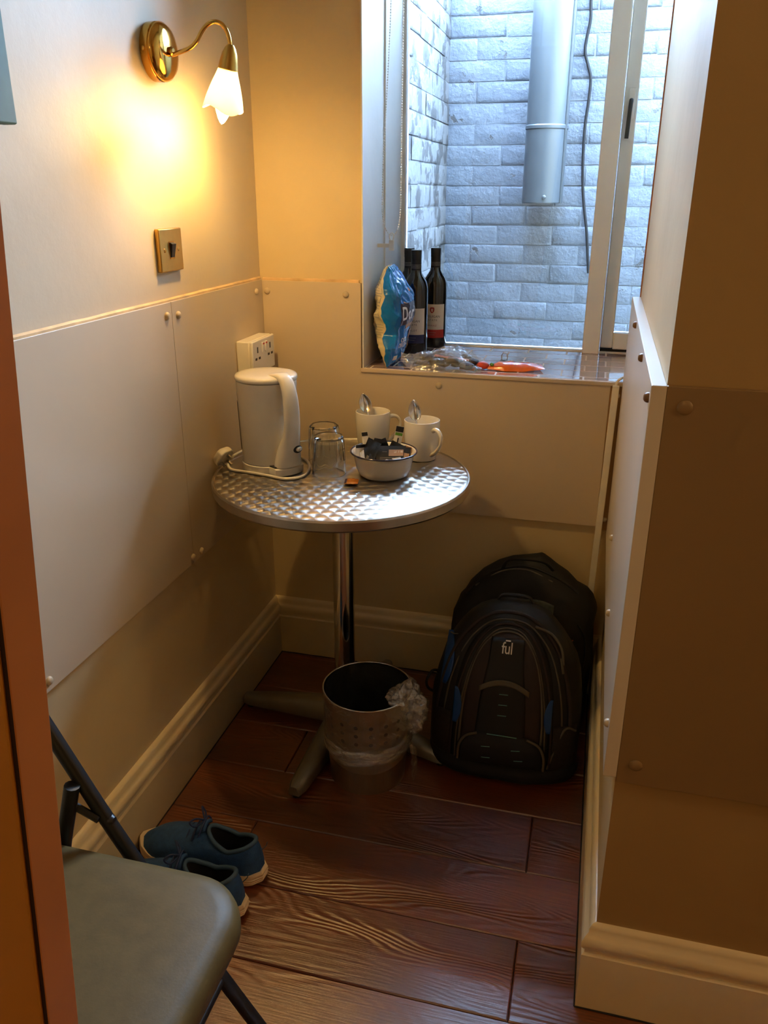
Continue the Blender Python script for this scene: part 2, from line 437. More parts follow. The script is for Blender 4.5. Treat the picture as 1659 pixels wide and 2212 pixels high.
def thing(name, label, cat, loc=(0, 0, 0), rz=0.0, group=None):
    o = bpy.data.objects.new(name, None); COL.objects.link(o); o.location = loc; o.rotation_euler = (0, 0, rz)
    o.empty_display_size = 0.02
    return tag(o, label, cat, group)


def inst(src, name, parent=None, loc=(0, 0, 0), rot=(0, 0, 0)):
    o = bpy.data.objects.new(name, src.data if hasattr(src, 'data') else src); COL.objects.link(o)
    o.location = loc; o.rotation_euler = rot
    if parent: o.parent = parent
    return o


def copy_tree(o, parent=None):
    c = o.copy(); COL.objects.link(c); c.parent = parent
    for ch in list(o.children): copy_tree(ch, c)
    return c


_fc = {}
def text_mb(body, size, bold=0.0, align='CENTER', sx=1.0, ls=1.0):
    """flat lettering in the xy plane, as mesh data"""
    cu_ = bpy.data.curves.new('lettering', 'FONT'); cu_.body = body; cu_.size = size; cu_.align_x = align; cu_.align_y = 'CENTER'
    cu_.offset = bold; cu_.resolution_u = 3; cu_.space_character = ls
    ob = bpy.data.objects.new('lettering', cu_); COL.objects.link(ob)
    dg = bpy.context.evaluated_depsgraph_get(); dg.update()
    me = bpy.data.meshes.new_from_object(ob.evaluated_get(dg))
    b = MB(); b.add([(v.co.x * sx, v.co.y, 0) for v in me.vertices], [tuple(p.vertices) for p in me.polygons])
    bpy.data.objects.remove(ob); bpy.data.curves.remove(cu_); bpy.data.meshes.remove(me)
    return b


def fbm(p, s, seed=0.0):
    return noise.fractal(Vector(p) * s + Vector((seed, seed * 1.7, -seed)), 1.0, 2.0, 3)


def flip_x(v): return v


# ------------------------------------------------------------------ the room shell
XL, YB, XR, YN = -0.015, 0.012, 0.977, -1.000      # left wall, back wall, right return, near face of right wall
YO = 0.44                                          # outer face of the back wall
ZC = 2.5

fl = MB().box(-0.3, 3.2, -4.3, 0.2, -0.06, -0.010).build('floor', 'floor_gap', smooth=0)
tag(fl, 'dark reddish brown laminate plank floor', 'floor', kind='structure')
PW = 0.1755
plank_meshes = {}
for k in range(0, 25):
    y1 = -0.0270 - PW * (k - 1) if k else 0.0
    y1 = min(y1, -0.006 + (0 if k else 0)); y0 = -0.0270 - PW * k + 0.0
    if k == 0: y1, y0 = -0.006, -0.0270
    niche = y0 > -1.04
    xa, xb = -0.010, (0.972 if niche else 3.05)
    jx = 0.843 - (0.0 if k % 2 == 0 else 0.62)
    cuts = [xa]; j = jx - 1.24
    while j < xb:
        if j > xa + 0.03 and j < xb - 0.03: cuts.append(j)
        j += 1.24
    cuts.append(xb)
    for a, b in zip(cuts, cuts[1:]):
        g = 0.0007
        L, Wd = b - a - 2 * g, y1 - y0 - 2 * g
        key = (round(L, 3), round(Wd, 3))
        if key not in plank_meshes:
            e = 0.0022; mb = MB()
            z = -0.0002
            top = [(-L / 2 + e, -Wd / 2 + e, 0), (L / 2 - e, -Wd / 2 + e, 0), (L / 2 - e, Wd / 2 - e, 0), (-L / 2 + e, Wd / 2 - e, 0)]
            mid = [(-L / 2, -Wd / 2, -0.0022), (L / 2, -Wd / 2, -0.0022), (L / 2, Wd / 2, -0.0022), (-L / 2, Wd / 2, -0.0022)]
            bot = [(x, y, -0.010) for x, y, _ in mid]
            mb.loft([bot, mid, top])
            plank_meshes[key] = mb.mesh('plank', 'floor', 0)
        inst(plank_meshes[key], 'plank', fl, ((a + b) / 2, (y0 + y1) / 2, 0))

wl = MB().box(XL - 0.12, XL, -4.2, YO, 0, ZC).build('wall_left', 'paint_low', smooth=0)
tag(wl, 'cream painted plaster wall on the left with laminate panels', 'wall', kind='structure')
MB().box(XL, XL + 0.0015, -4.2, YB, 1.13, ZC).build('upper_paint', 'paint_left', wl, smooth=0)
wb = MB()
wb.box(XL, 0.275, YB, YO, 0, ZC); wb.box(0.275, 1.06, YB, YO, 0, 0.905); wb.box(0.275, 1.06, YB, YO, 2.3, ZC); wb.box(1.06, 3.1, YB, YO, 0, ZC)
wb = wb.build('wall_back', 'paint_low', smooth=0)
tag(wb, 'cream back wall with deep window recess and laminate panels', 'wall', kind='structure')
MB().box(XL, 0.276, YB - 0.0015, YB, 1.13, ZC).build('upper_paint', 'paint', wb, smooth=0)
wr = MB().box(XR, 3.1, YN, 0.0, 0, ZC).build('wall_right', 'paint_low', smooth=0)
tag(wr, 'cream wall block on the right beside the window niche', 'wall', kind='structure')
MB().box(XR, 3.1, YN - 0.0012, YN, 0.18, ZC).build('near_face_paint', 'paint_near', wr, smooth=0)  # near face carries the shade-darkened cream
MB().box(XR - 0.003, XR + 0.0, -0.003, 0.001, 1.13, ZC).build('bare_edge', 'door_edge', wr, smooth=0)
tag(MB().box(3.1, 3.2, -4.3, YO, 0, ZC).build('wall_east', 'paint', smooth=0), 'plain cream wall of the room behind the viewpoint, right side', 'wall', kind='structure')
tag(MB().box(-0.2, 3.2, -4.3, -4.2, 0, ZC).build('wall_front', 'paint', smooth=0), 'plain cream wall of the room behind the viewpoint', 'wall', kind='structure')
tag(MB().box(-0.2, 3.2, -4.3, YO, ZC, ZC + 0.1).build('ceiling', 'ceiling', smooth=0), 'pale ceiling above the niche and room', 'ceiling', kind='structure')


# laminate panels on the walls with screw caps
def cap(parent, p, axis, r=0.0085, h=0.006, mat='cap'):
    mb = MB(); prof = [(r, 0), (r, h * 0.35), (r * 0.8, h * 0.75), (r * 0.45, h), (1e-4, h)]
    A = {'x': Matrix.Rotation(PI / 2, 3, 'Y'), '-y': Matrix.Rotation(PI / 2, 3, 'X'), '-x': Matrix.Rotation(-PI / 2, 3, 'Y')}[axis]
    mb.lathe(prof, 16, p, A.to_4x4().to_3x3())
    return mb.build('screw_cap', mat, parent)


XP = -0.004
p1 = MB().box(XL, XP, -1.9, -0.5048, 0.532, 1.145).build('panel', 'panel', wl, smooth=0, bevel=0.001)
p2 = MB().box(XL, XP, -0.5040, 0.0, 0.532, 1.145).build('panel', 'panel', wl, smooth=0, bevel=0.001)
for (y, z) in ((-0.527, 1.118), (-0.509, 0.549), (-1.064, 0.553), (-1.07, 1.118)): cap(p1, (XP, y, z), 'x')
for (y, z) in ((-0.478, 1.1135), (-0.465, 0.547), (-0.044, 1.117)): cap(p2, (XP, y, z), 'x')
MB().tube([(XL + 0.004, -1.9 + 0.05 * i, 1.146 + 0.0015 * noise.noise(Vector((i * 0.7, 0, 0)))) for i in range(39)], 0.0062, 6).build('caulk_bead', 'caulk', wl)
pb1 = MB(); pb1.box(XP, 0.272, 0.0, YB, 0.525, 1.142); pb1.box(0.272, 0.928, 0.0, YB, 0.525, 0.9085)
pb1 = pb1.build('panel', 'panel', wb, smooth=0)
for (x, z) in ((0.010, 1.115), (0.2314, 1.1124), (0.4872, 0.884)): cap(pb1, (x, 0.0, z), '-y')
pb2 = MB().box(0.9285, 0.957, 0.0005, YB, 0.515, 0.9085).build('panel', 'panel_brown', wb, smooth=0)
for (x, z) in ((0.9475, 0.885), (0.949, 0.547)): cap(pb2, (x, 0.0005, z), '-y', 0.0065)
MB().tube([(XP + 0.03 * i, YB - 0.003, 1.144 + 0.0015 * noise.noise(Vector((i * 0.9, 3, 0)))) for i in range(10)], 0.0055, 6).build('caulk_bead', 'caulk', wb)
XS = 0.957
pr1 = MB().box(XS, XR, YN - 0.010, 0.0, 0.503, 1.130).build('panel', 'panel_white', wr, smooth=0, bevel=0.0012)
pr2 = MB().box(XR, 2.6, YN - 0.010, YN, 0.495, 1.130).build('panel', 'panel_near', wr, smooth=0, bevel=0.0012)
for (y, z) in ((-0.38, 1.117), (-0.73, 1.115), (-0.985, 1.108)): cap(pr1, (XS, y, z), '-x', 0.007, 0.007, 'cap_brown')
for (y, z) in ((-0.40, 0.66), (-0.64, 0.60), (-0.985, 0.585)): cap(pr1, (XS, y, z), '-x', 0.007, 0.007, 'cap')
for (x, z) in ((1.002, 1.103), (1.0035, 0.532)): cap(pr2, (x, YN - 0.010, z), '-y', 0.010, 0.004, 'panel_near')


# skirting boards with a moulded top
PROF = [(0, 0), (0.020, 0), (0.020, 0.126), (0.015, 0.129), (0.015, 0.136), (0.019, 0.141), (0.0225, 0.149), (0.0225, 0.157), (0.018, 0.166), (0.0115, 0.172), (0.0115, 0.180), (0.006, 0.1875), (0, 0.1885)]


def skirting(name, p0, n0, p1, n1, label):
    r0 = [(p0[0] + n0[0] * t, p0[1] + n0[1] * t, z) for t, z in PROF]; r1 = [(p1[0] + n1[0] * t, p1[1] + n1[1] * t, z) for t, z in PROF]
    o = MB().loft([r0, r1]).build(name, 'gloss', smooth=50)
    return tag(o, label, 'baseboard', kind='structure')


skirting('baseboard_left', (XL, -4.2), (1, 0), (XL, YB), (1, -1), 'tall cream moulded skirting board along the left wall')
skirting('baseboard_back', (XL, YB), (1, -1), (XR, YB), (-1, -1), 'tall cream moulded skirting board along the back wall')
skirting('baseboard_right', (XR, YB), (-1, -1), (XR, YN), (-1, -1), 'tall cream moulded skirting board along the right return')
skirting('baseboard_near', (XR, YN), (-1, -1), (3.1, YN), (0, -1), 'tall cream moulded skirting board on the near right wall')

for nm, a, b_ in (('baseboard_left', (0.0062, -1.9), (0.0062, -0.009)), ('baseboard_back', (0.005, -0.0092), (0.956, -0.0092)), ('baseboard_right', (0.9558, -0.009), (0.9558, -1.0212)), ('baseboard_near', (0.9558, -1.0212), (2.4, -1.0212))):
    q = [Vector((a[0] + (b_[0] - a[0]) * k / 40, a[1] + (b_[1] - a[1]) * k / 40, 0.0003)) for k in range(41)]
    MB().tube(q, lambda t: 0.0017 + 0.0012 * abs(noise.noise(Vector((t * 30, len(nm), 0)))), 6).build('dirt_line', 'floor_gap', bpy.data.objects[nm])  # dark bead drawn along the skirting foot for the floor gap

# ------------------------------------------------------------------ window recess, sill, window
rv = MB().box(0.275, 0.279, YB - 0.01, 0.215, 0.905, 2.3).build('trim_1', 'reveal', smooth=0)
tag(rv, 'white plaster window reveal on the left', 'window trim', kind='structure')
lining = MB().box(0.275, 0.2835, 0.215, 0.42, 0.905, 2.3).build('timber_lining', 'white_gloss', rv, smooth=0, bevel=0.001)
tr2 = MB().box(1.056, 1.06, YB, 0.43, 0.905, 2.3).build('trim_2', 'reveal', smooth=0)
tag(tr2, 'white plaster window reveal on the right', 'window trim', kind='structure')

sill = MB().box(0.276, 1.06, 0.0036, 0.425, 0.9055, 0.9200).build('trim_3', 'grout', smooth=0)
tag(sill, 'window sill covered in glossy brown pink tiles', 'window sill', kind='structure')
MB().box(0.272, 0.958, -0.004, 0.0035, 0.909, 0.9195).build('sill_edge', 'panel', sill, smooth=0, bevel=0.0015)
tile_meshes = {}
ys = [0.004, 0.040, 0.1165, 0.193, 0.2695, 0.346, 0.423]
for r, (ya, yb) in enumerate(zip(ys, ys[1:])):
    x = 0.279 - (0.04 if r % 2 else 0.095)
    while x < 1.056:
        a, b = max(x, 0.280), min(x + 0.1125, 1.055)
        if b - a > 0.008:
            g = 0.0013; key = (round(b - a, 3), round(yb - ya, 3))
            if key not in tile_meshes:
                L, Wd, e = b - a - 2 * g, yb - ya - 2 * g, 0.0012
                bot = [(-L / 2, -Wd / 2, 0), (L / 2, -Wd / 2, 0), (L / 2, Wd / 2, 0), (-L / 2, Wd / 2, 0)]
                mid = [(q[0], q[1], 0.003) for q in bot]
                top = [(q[0] * (1 - 2 * e / L), q[1] * (1 - 2 * e / Wd), 0.0042) for q in bot]
                tile_meshes[key] = MB().loft([bot, mid, top]).mesh('tile', 'tile', 0)
            inst(tile_meshes[key], 'tile', sill, ((a + b) / 2, (ya + yb) / 2, 0.9160))
        x += 0.1125

win = thing('window_1', 'white painted timber window with fixed pane and side casement', 'window', (0, 0, 0)); win['kind'] = 'structure'
MB().box(0.28, 0.293, 0.41, 0.45, 0.91, 2.3).build('frame_side', 'white_gloss', win, bevel=0.002)
MB().box(0.28, 1.056, 0.41, 0.45, 0.905, 0.924).build('frame_bottom', 'white_gloss', win, bevel=0.003)
MB().box(0.28, 1.056, 0.41, 0.45, 2.27, 2.3).build('frame_top', 'white_gloss', win, bevel=0.003)
mu = MB(); mu.box(0.844, 0.893, 0.375, 0.45, 0.9195, 2.28); mu.build('mullion', 'white_gloss', win, bevel=0.003)
cs = MB(); cs.box(0.8945, 0.930, 0.405, 0.45, 0.935, 2.27); cs = cs.build('casement_stile', 'white_gloss', win, bevel=0.003)
MB().box(0.9305, 1.05, 0.402, 0.45, 0.932, 0.979).build('casement_rail', 'white_gloss', win, bevel=0.003)
MB().box(0.8945, 1.05, 0.41, 0.45, 0.9245, 0.931).build('shadow_gap', 'floor_gap', win)
MB().box(0.293, 0.844, 0.428, 0.432, 0.924, 2.27).build('pane', 'pane', win, smooth=0)
MB().box(0.930, 1.05, 0.428, 0.432, 0.979, 2.27).build('pane', 'pane', win, smooth=0)
hd = MB().box(0.9045, 0.9225, 0.399, 0.4045, 1.55, 1.625).build('casement_handle', 'white_gloss', win, bevel=0.002)
mb = MB(); mb.tube(cr_path([(0.913, 0.399, 1.595), (0.913, 0.385, 1.594), (0.912, 0.379, 1.58), (0.911, 0.379, 1.55), (0.9095, 0.381, 1.50)]), 0.0055, 8, flat=0.6); mb.build('lever', 'zinc', hd)

# bead chain of the blind with its clip
ch = thing('blind_chain', 'white beaded blind chain hanging in the left window reveal', 'blind chain', (0, 0, 0))
yc = 0.15
loop = [at(*p, y=yc) for p in ((845, -120), (845, 0), (838, 160), (829, 330), (826, 440), (829, 480), (836, 500), (846, 508), (857, 500), (864, 470), (866, 420), (868, 250), (872, 0), (873, -120))]
path = cr_path(loop, 14)
beads = MB(); acc = 0.0; step = 0.0062
for a, b in zip(path, path[1:]):
    L = (b - a).length
    while acc < L:
        p = a + (b - a) * (acc / L)
        beads.lathe([(1e-4, -0.0021), (0.0017, -0.0012), (0.0021, 0), (0.0017, 0.0012), (1e-4, 0.0021)], 6, p); acc += step
    acc -= L
bd = beads.build('beads', 'white_plastic', ch); bd['kind'] = 'stuff'
MB().tube(path, 0.0005, 5).build('cord', 'white_plastic', ch)
c0 = at(846, 508, y=yc)
clip = MB().box(c0.x - 0.007, c0.x + 0.007, yc - 0.004, yc + 0.004, c0.z - 0.040, c0.z - 0.012).build('chain_clip', 'white_plastic', ch, bevel=0.002)
MB().tube(cr_path([(c0.x - 0.004, yc, c0.z - 0.012), (c0.x - 0.006, yc, c0.z - 0.001), (c0.x, yc, c0.z + 0.006), (c0.x + 0.006, yc, c0.z - 0.001), (c0.x + 0.004, yc, c0.z - 0.012)]), 0.0018, 8).build('hook', 'white_plastic', clip)
MB().box(0.279, c0.x - 0.005, yc - 0.003, yc + 0.003, c0.z - 0.032, c0.z - 0.022).build('bracket', 'white_plastic', clip)

# ------------------------------------------------------------------ light well outside
YW, XC = 1.50, 0.215
def brick_variants(L, Hh, depth, n):
    out = []
    for s in range(n):
        e = 0.011; rnd = random.Random(s * 11 + int(L * 1000))
        j = lambda: rnd.uniform(-0.0022, 0.0022)
        # local frame: x along, y outward (-y), z up
        back = [(-L / 2, 0, -Hh / 2), (L / 2, 0, -Hh / 2), (L / 2, 0, Hh / 2), (-L / 2, 0, Hh / 2)]
        rim = [(x * 1 + j(), -depth * 0.25, z + j()) for x, _, z in back]
        face = [((abs(x) - e) * (1 if x > 0 else -1) + j(), -depth + j() * 0.8, (abs(z) - e) * (1 if z > 0 else -1) + j()) for x, _, z in back]
        out.append(MB().loft([back, rim, face], True, False, True))
    return out
def well_wall(name, mat, label, base, place, n_cols, z0, z1, extra=None):
    o = base.build(name, mat, smooth=0); tag(o, label, 'wall', kind='structure')
    BL, BH = 0.221, 0.0715
    full = [b.mesh('brick', mat, 60) for b in brick_variants(BL, BH, 0.0024, 6)]
    half = [b.mesh('brick', mat, 60) for b in brick_variants(0.108, BH, 0.0024, 4)]
    r = 0; z = z0
    while z < z1:
        x = 0.0
        seq = [(0, BL)] * n_cols if r % 2 == 0 else [(1, 0.108)] + [(0, BL)] * (n_cols - 1) + [(1, 0.108)]
        for kind, L in seq:
            me = random.choice(half if kind else full)
            place(o, me, x + L / 2, z + BH / 2, (random.uniform(-.012, .012), random.uniform(-.008, .008), random.uniform(-.012, .012)))
            x += L + 0.005
        z += 0.0765; r += 1
    return o
def pl_front(o, me, s, z, j): inst(me, 'brick', o, (XC + s, YW - random.uniform(0, 0.0015), z), tuple(q * 0.5 for q in j))
def pl_side(o, me, s, z, j):
    inst(me, 'brick', o, (XC + random.uniform(0, 0.003), YW - s, z), (j[0], j[1], PI / 2 + j[2]))
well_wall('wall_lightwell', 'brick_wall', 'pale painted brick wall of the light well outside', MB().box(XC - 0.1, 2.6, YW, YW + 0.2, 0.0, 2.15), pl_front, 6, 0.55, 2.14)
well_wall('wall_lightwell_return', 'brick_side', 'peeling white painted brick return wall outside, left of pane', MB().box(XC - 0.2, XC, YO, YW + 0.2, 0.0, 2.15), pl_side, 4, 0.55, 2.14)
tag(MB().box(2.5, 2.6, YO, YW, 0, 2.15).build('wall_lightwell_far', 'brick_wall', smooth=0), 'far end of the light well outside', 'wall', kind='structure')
tag(MB().box(XC - 0.2, 2.6, YO, YW + 0.2, -0.05, 0.0).build('floor_lightwell', 'grout', smooth=0), 'pale paved floor of the light well outside', 'floor', kind='structure')

# duct
dct = thing('ventilation_duct', 'grey galvanised round duct hanging down the brick wall outside', 'duct', (0.6235, 1.385, 1.325))
R_ = 0.079
MB().lathe([(R_ * 0.97, 0.0), (R_, 0.003), (R_, 0.262), (R_ + 0.003, 0.266), (R_ + 0.003, 0.276), (R_, 0.28), (R_, 1.0)], 48, cap0=False).build('pipe', 'zinc', dct, smooth=15)
MB().lathe([(R_ * 0.965, 0.002), (R_ * 0.965, 0.99)], 32, cap0=False).build('pipe_inside', 'cable_dark', dct)
MB().box(R_ * 0.93 - 0.004, R_ * 0.93 + 0.004, -R_ * 0.45 - 0.004, -R_ * 0.45 + 0.004, 0.0, 1.0).build('seam', 'zinc', dct, bevel=0.001)
MB().lathe([(0.008, 0), (0.008, 0.004), (0.005, 0.006), (1e-4, 0.006)], 14, (0.012, -R_ + 0.0008, 0.022), Matrix.Rotation(PI / 2, 3, 'X')).build('plug', 'zinc', dct)
for zz in (0.5, 0.72): MB().box(-0.02, 0.02, R_ * 0.9, 0.115, zz, zz + 0.03).build('bracket', 'zinc', dct)
oc = MB().tube(cr_path([at(*p, y=YW - 0.016) for p in ((1284, -150), (1283, -60), (1277, 0), (1276, 40), (1268, 80), (1264, 110), (1270, 140), (1276, 170), (1272, 215), (1264, 270), (1260, 330), (1259, 400), (1262, 450), (1267, 500), (1269, 545), (1271, 590))], 8), 0.0055, 8).build('outdoor_cable', 'cable_dark')
tag(oc, 'dark weathered cable winding down the brick wall outside', 'cable')

# ------------------------------------------------------------------ door leaf and canvas at the left edge
YD = -1.784
def dx(z): return 0.5461 + (z - 0.7694) * (0.5900 - 0.5461) / (1.332 - 0.7694)
door = thing('door_1', 'orange brown wooden door leaf standing at the left edge', 'door', (0, 0, 0)); door['kind'] = 'structure'
def slab(x0, x1, ya, yb, z0=0.0, z1=2.05):
    r = lambda z: [(dx(z) + x0, ya, z), (dx(z) + x1, ya, z), (dx(z) + x1, yb, z), (dx(z) + x0, yb, z)]
    return MB().loft([r(z0), r(z1)])
slab(-0.46, -0.0045, YD, YD + 0.03).build('leaf', 'door_wood', door, smooth=0)
slab(-0.0045, -0.0012, YD + 0.0035, YD + 0.028).build('groove', 'groove', door, smooth=0)
slab(-0.0012, 0.0, YD + 0.003, YD + 0.034).build('edge_strip', 'door_edge', door, smooth=0, bevel=0.001)
cv = thing('wall_canvas', 'teal canvas picture edge on the left wall, top left corner', 'picture', (XL, -1.25, 1.456))
MB().box(0.003, 0.028, -0.3, 0.302, 0.0, 0.5).build('canvas', 'teal_canvas', cv, bevel=0.003)
MB().box(0.0, 0.003, -0.28, 0.28, 0.02, 0.48).build('backing', 'door_wood', cv)

# ------------------------------------------------------------------ wall lamp, switch, socket
def frame_to(axis, up=Vector((0, 0, 1))):
    """3x3 matrix whose z column is the axis"""
    z = Vector(axis).normalized(); x = up.cross(z)
    if x.length < 1e-4: x = Vector((1, 0, 0))
    x.normalize(); y = z.cross(x)
    return Matrix((x, y, z)).transposed()


RX = Matrix.Rotation(PI / 2, 3, 'Y')
lamp = thing('wall_lamp', 'brass swan neck wall lamp with lit frosted glass shade', 'lamp', (0, 0, 0))
lc = Vector((XL, -0.468, 1.618))
MB().lathe([(0.052, 0), (0.0525, 0.004), (0.0525, 0.017), (0.050, 0.0185), (0.050, 0.020), (0.0525, 0.022), (0.0515, 0.026), (0.046, 0.032), (0.034, 0.0365), (0.018, 0.0385), (0.009, 0.039), (0.009, 0.043), (0.006, 0.0455), (1e-4, 0.0455)], 56, lc, RX).build('back_plate', 'brass', lamp, smooth=30)
MB().lathe([(0.004, 0), (0.004, 0.003), (1e-4, 0.004)], 10, lc + Vector((0.009, -0.0515, 0.0)), Matrix.Rotation(PI / 2, 3, 'X')).build('screw', 'brass_satin', lamp)
apts = [Vector((XL + 0.042, -0.468, 1.612))] + [at(a, b, y=c) for a, b, c in ((408, 105, -.466), (424, 90, -.464), (437, 66, -.461), (450, 52, -.458), (465, 47, -.456), (481, 54, -.454), (493, 75, -.452), (498, 104, -.45))]
MB().tube(cr_path(apts, 8), 0.0042, 12).build('arm', 'brass', lamp)
T = at(498, 100, y=-.45); Bc = at(483, 232, y=-.441)
ax = (Bc - T).normalized(); L = (Bc - T).length
SM = frame_to(ax, Vector((0, 1, 0)))
MB().lathe([(1e-4, -0.004), (0.006, -0.003), (0.010, 0.002), (0.0145, 0.012), (0.0175, 0.026), (0.0195, 0.040), (0.0185, 0.041), (0.0165, 0.026), (0.013, 0.012), (1e-4, 0.006)], 32, T, SM).build('holder_cup', 'brass_satin', lamp)
n = 60; rings = []
def shade_r(t): return interp([(0, 0.0180), (0.15, 0.0215), (0.4, 0.0285), (0.7, 0.0355), (1.0, 0.0405)], t)
for side in (0, 1):
    rr = []
    for k in range(15):
        t = k / 14; ring = []
        for j in range(n):
            a = 2 * PI * j / n
            ln = 0.038 + (L - 0.034) * t + t ** 3 * 0.0055 * math.cos(3 * a + 0.6)
            r = shade_r(t) - (0.0022 if side else 0)
            r *= 1 + 0.03 * t * math.cos(3 * a + 0.6)
            ring.append(T + SM @ Vector((r * math.cos(a), r * math.sin(a), ln)))
        rr.append(ring)
    rings += rr if not side else rr[::-1]
MB().loft(rings, True, False, False).build('shade', 'shade', lamp, smooth=60)
MB().lathe([(0.008, 0.030), (0.009, 0.055), (0.015, 0.070), (0.0175, L - 0.034), (0.0185, L - 0.012), (0.0150, L + 0.006), (0.0085, L + 0.021), (0.004, L + 0.028), (1e-4, L + 0.031)], 24, T, SM).build('bulb', 'bulb', lamp)

sw = thing('light_switch', 'square brass light switch with black rocker below the lamp', 'light switch', (XL, -0.482, 1.249))
MB().box(0.0, 0.012, -0.048, 0.048, -0.043, 0.043).build('plate', 'brass_satin', sw, bevel=0.0022)
MB().box(0.012, 0.0128, -0.010, 0.010, -0.0175, 0.0175).build('rocker_frame', 'brass', sw)
MB().add([(0.0128, -0.0075, -0.015), (0.0128, 0.0075, -0.015), (0.0128, 0.0075, 0.015), (0.0128, -0.0075, 0.015), (0.0145, -0.0065, -0.014), (0.0145, 0.0065, -0.014), (0.019, 0.0085, 0.012), (0.019, -0.0085, 0.012)],
         [(0, 1, 5, 4), (1, 2, 6, 5), (2, 3, 7, 6), (3, 0, 4, 7), (4, 5, 6, 7)]).build('rocker', 'black_plastic', sw, smooth=0)
for y in (-0.030, 0.030):
    MB().lathe([(0.0042, 0.012), (0.0042, 0.0128), (0.002, 0.0136), (1e-4, 0.0136)], 14, (0, y, 0), RX).build('screw', 'brass', sw)

so = thing('wall_socket', 'white double wall socket behind the kettle near the corner', 'wall socket', (XP, -0.118, 0.9665))
MB().box(0.0, 0.036, -0.0735, 0.0735, -0.043, 0.043).build('back_box', 'white_plastic', so, bevel=0.003)
MB().box(0.036, 0.0455, -0.0735, 0.0735, -0.043, 0.043).build('face_plate', 'white_plastic', so, bevel=0.003)
for y in (-0.0095, 0.0095):
    rk = MB().box(0.0455, 0.0495, y - 0.0065, y + 0.0065, 0.008, 0.034).build('rocker', 'white_plastic', so, bevel=0.0012)
    MB().box(0.0495, 0.0499, y - 0.005, y + 0.005, 0.028, 0.032).build('red_mark', 'red_mark', rk)
for y in (-0.042, 0.042):
    for (dy, dz, a, b) in ((0, 0.018, 0.0035, 0.0075), (-0.011, -0.004, 0.0060, 0.003), (0.011, -0.004, 0.0060, 0.003)):
        MB().box(0.0452, 0.0458, y + dy - a, y + dy + a, dz - b, dz + b).build('pin_slot', 'ink', so)

# ------------------------------------------------------------------ bistro table
TX, TY, TZ = 0.318, -0.335, 0.73
tb = thing('bistro_table', 'round bistro table with swirl patterned steel top on steel column', 'table', (TX, TY, 0))
top = MB().lathe([(0.302, TZ - 0.004), (0.302, TZ - 0.0006), (0.300, TZ), (1e-4, TZ)], 128).build('table_top', 'swirl', tb, smooth=30)
MB().lathe([(0.302, TZ - 0.001), (0.3035, TZ + 0.0012), (0.307, TZ + 0.0012), (0.3095, TZ - 0.003), (0.3095, TZ - 0.021), (0.307, TZ - 0.025), (0.295, TZ - 0.0255), (0.295, TZ - 0.020), (0.3, TZ - 0.018)], 128, cap0=False, cap1=False).build('rim', 'rim_steel', tb, smooth=30)
MB().lathe([(0.296, TZ - 0.024), (0.296, TZ - 0.006), (1e-4, TZ - 0.006)], 64).build('under_board', 'black_plastic', tb)
MB().lathe([(0.027, 0.06), (0.027, TZ - 0.03)], 40).build('column', 'chrome', tb)
MB().lathe([(0.09, TZ - 0.034), (0.09, TZ - 0.024), (0.03, TZ - 0.024), (0.03, TZ - 0.034)], 32).build('mounting_plate', 'black_metal', tb)
MB().lathe([(0.045, 0.045), (0.047, 0.055), (0.043, 0.085), (0.034, 0.098), (0.027, 0.10)], 40).build('hub', 'cast', tb)
for k, ang in enumerate((174, -97, -17, 82)):
    rings = []
    for t in [i / 12 for i in range(13)]:
        r = 0.025 + 0.285 * t
        w = 0.032 - 0.011 * t; z1 = 0.088 - 0.052 * t ** 1.1; z0 = 0.028 - 0.016 * t
        if t > 0.9: w *= 1 - ((t - 0.9) / 0.1) ** 2 * 0.35
        rings.append([(r, -w, z0), (r, -w * 0.96, z1 - 0.012), (r, -w * 0.6, z1 - 0.001), (r, 0, z1), (r, w * 0.6, z1 - 0.001), (r, w * 0.96, z1 - 0.012), (r, w, z0)])
    a = math.radians(ang)
    lg = MB().loft(rings).map(lambda v: Vector((v.x * math.cos(a) - v.y * math.sin(a), v.x * math.sin(a) + v.y * math.cos(a), v.z))).build('leg', 'cast', tb, smooth=50)
    MB().lathe([(0.012, 0.0), (0.012, 0.016)], 16, (0.293 * math.cos(a), 0.293 * math.sin(a), 0)).build('glide', 'black_plastic', lg)

# ------------------------------------------------------------------ kettle
KX, KY = 0.130, -0.325
kt = thing('kettle', 'white plastic jug kettle standing on the round table', 'kettle', (KX, KY, TZ))
kr = [(0.0655, 0.022), (0.0668, 0.05), (0.0690, 0.12), (0.0715, 0.20), (0.0722, 0.219)]
MB().lathe(kr + [(0.070, 0.2195)], 64).build('body', 'kettle', kt, smooth=40)
MB().lathe([(0.0735, 0.2215), (0.0745, 0.2235), (0.0742, 0.229), (0.0715, 0.2325), (0.062, 0.2350), (0.048, 0.2362), (0.03, 0.2366), (1e-4, 0.2368)], 64).build('lid', 'kettle', kt, smooth=40)
ha = math.atan2(-0.545, 0.838)                      # azimuth of the handle
hd_ = Vector((math.cos(ha), math.sin(ha), 0)); hs = Vector((-math.sin(ha), math.cos(ha), 0))
def base_ring(r, z, bump, nn=72):
    ring = []
    for j in range(nn):
        a = 2 * PI * j / nn; da = (a - ha + PI) % (2 * PI) - PI
        rr = r
        if abs(da) < 0.62: rr = r + bump * min(1.0, (0.62 - abs(da)) / 0.16)
        ring.append((rr * math.cos(a), rr * math.sin(a), z))
    return ring
MB().loft([base_ring(0.064, 0.001, 0.024), base_ring(0.0675, 0.0025, 0.026), base_ring(0.0682, 0.019, 0.026), base_ring(0.0665, 0.0205, 0.025)]).build('base', 'kettle', kt, smooth=40)
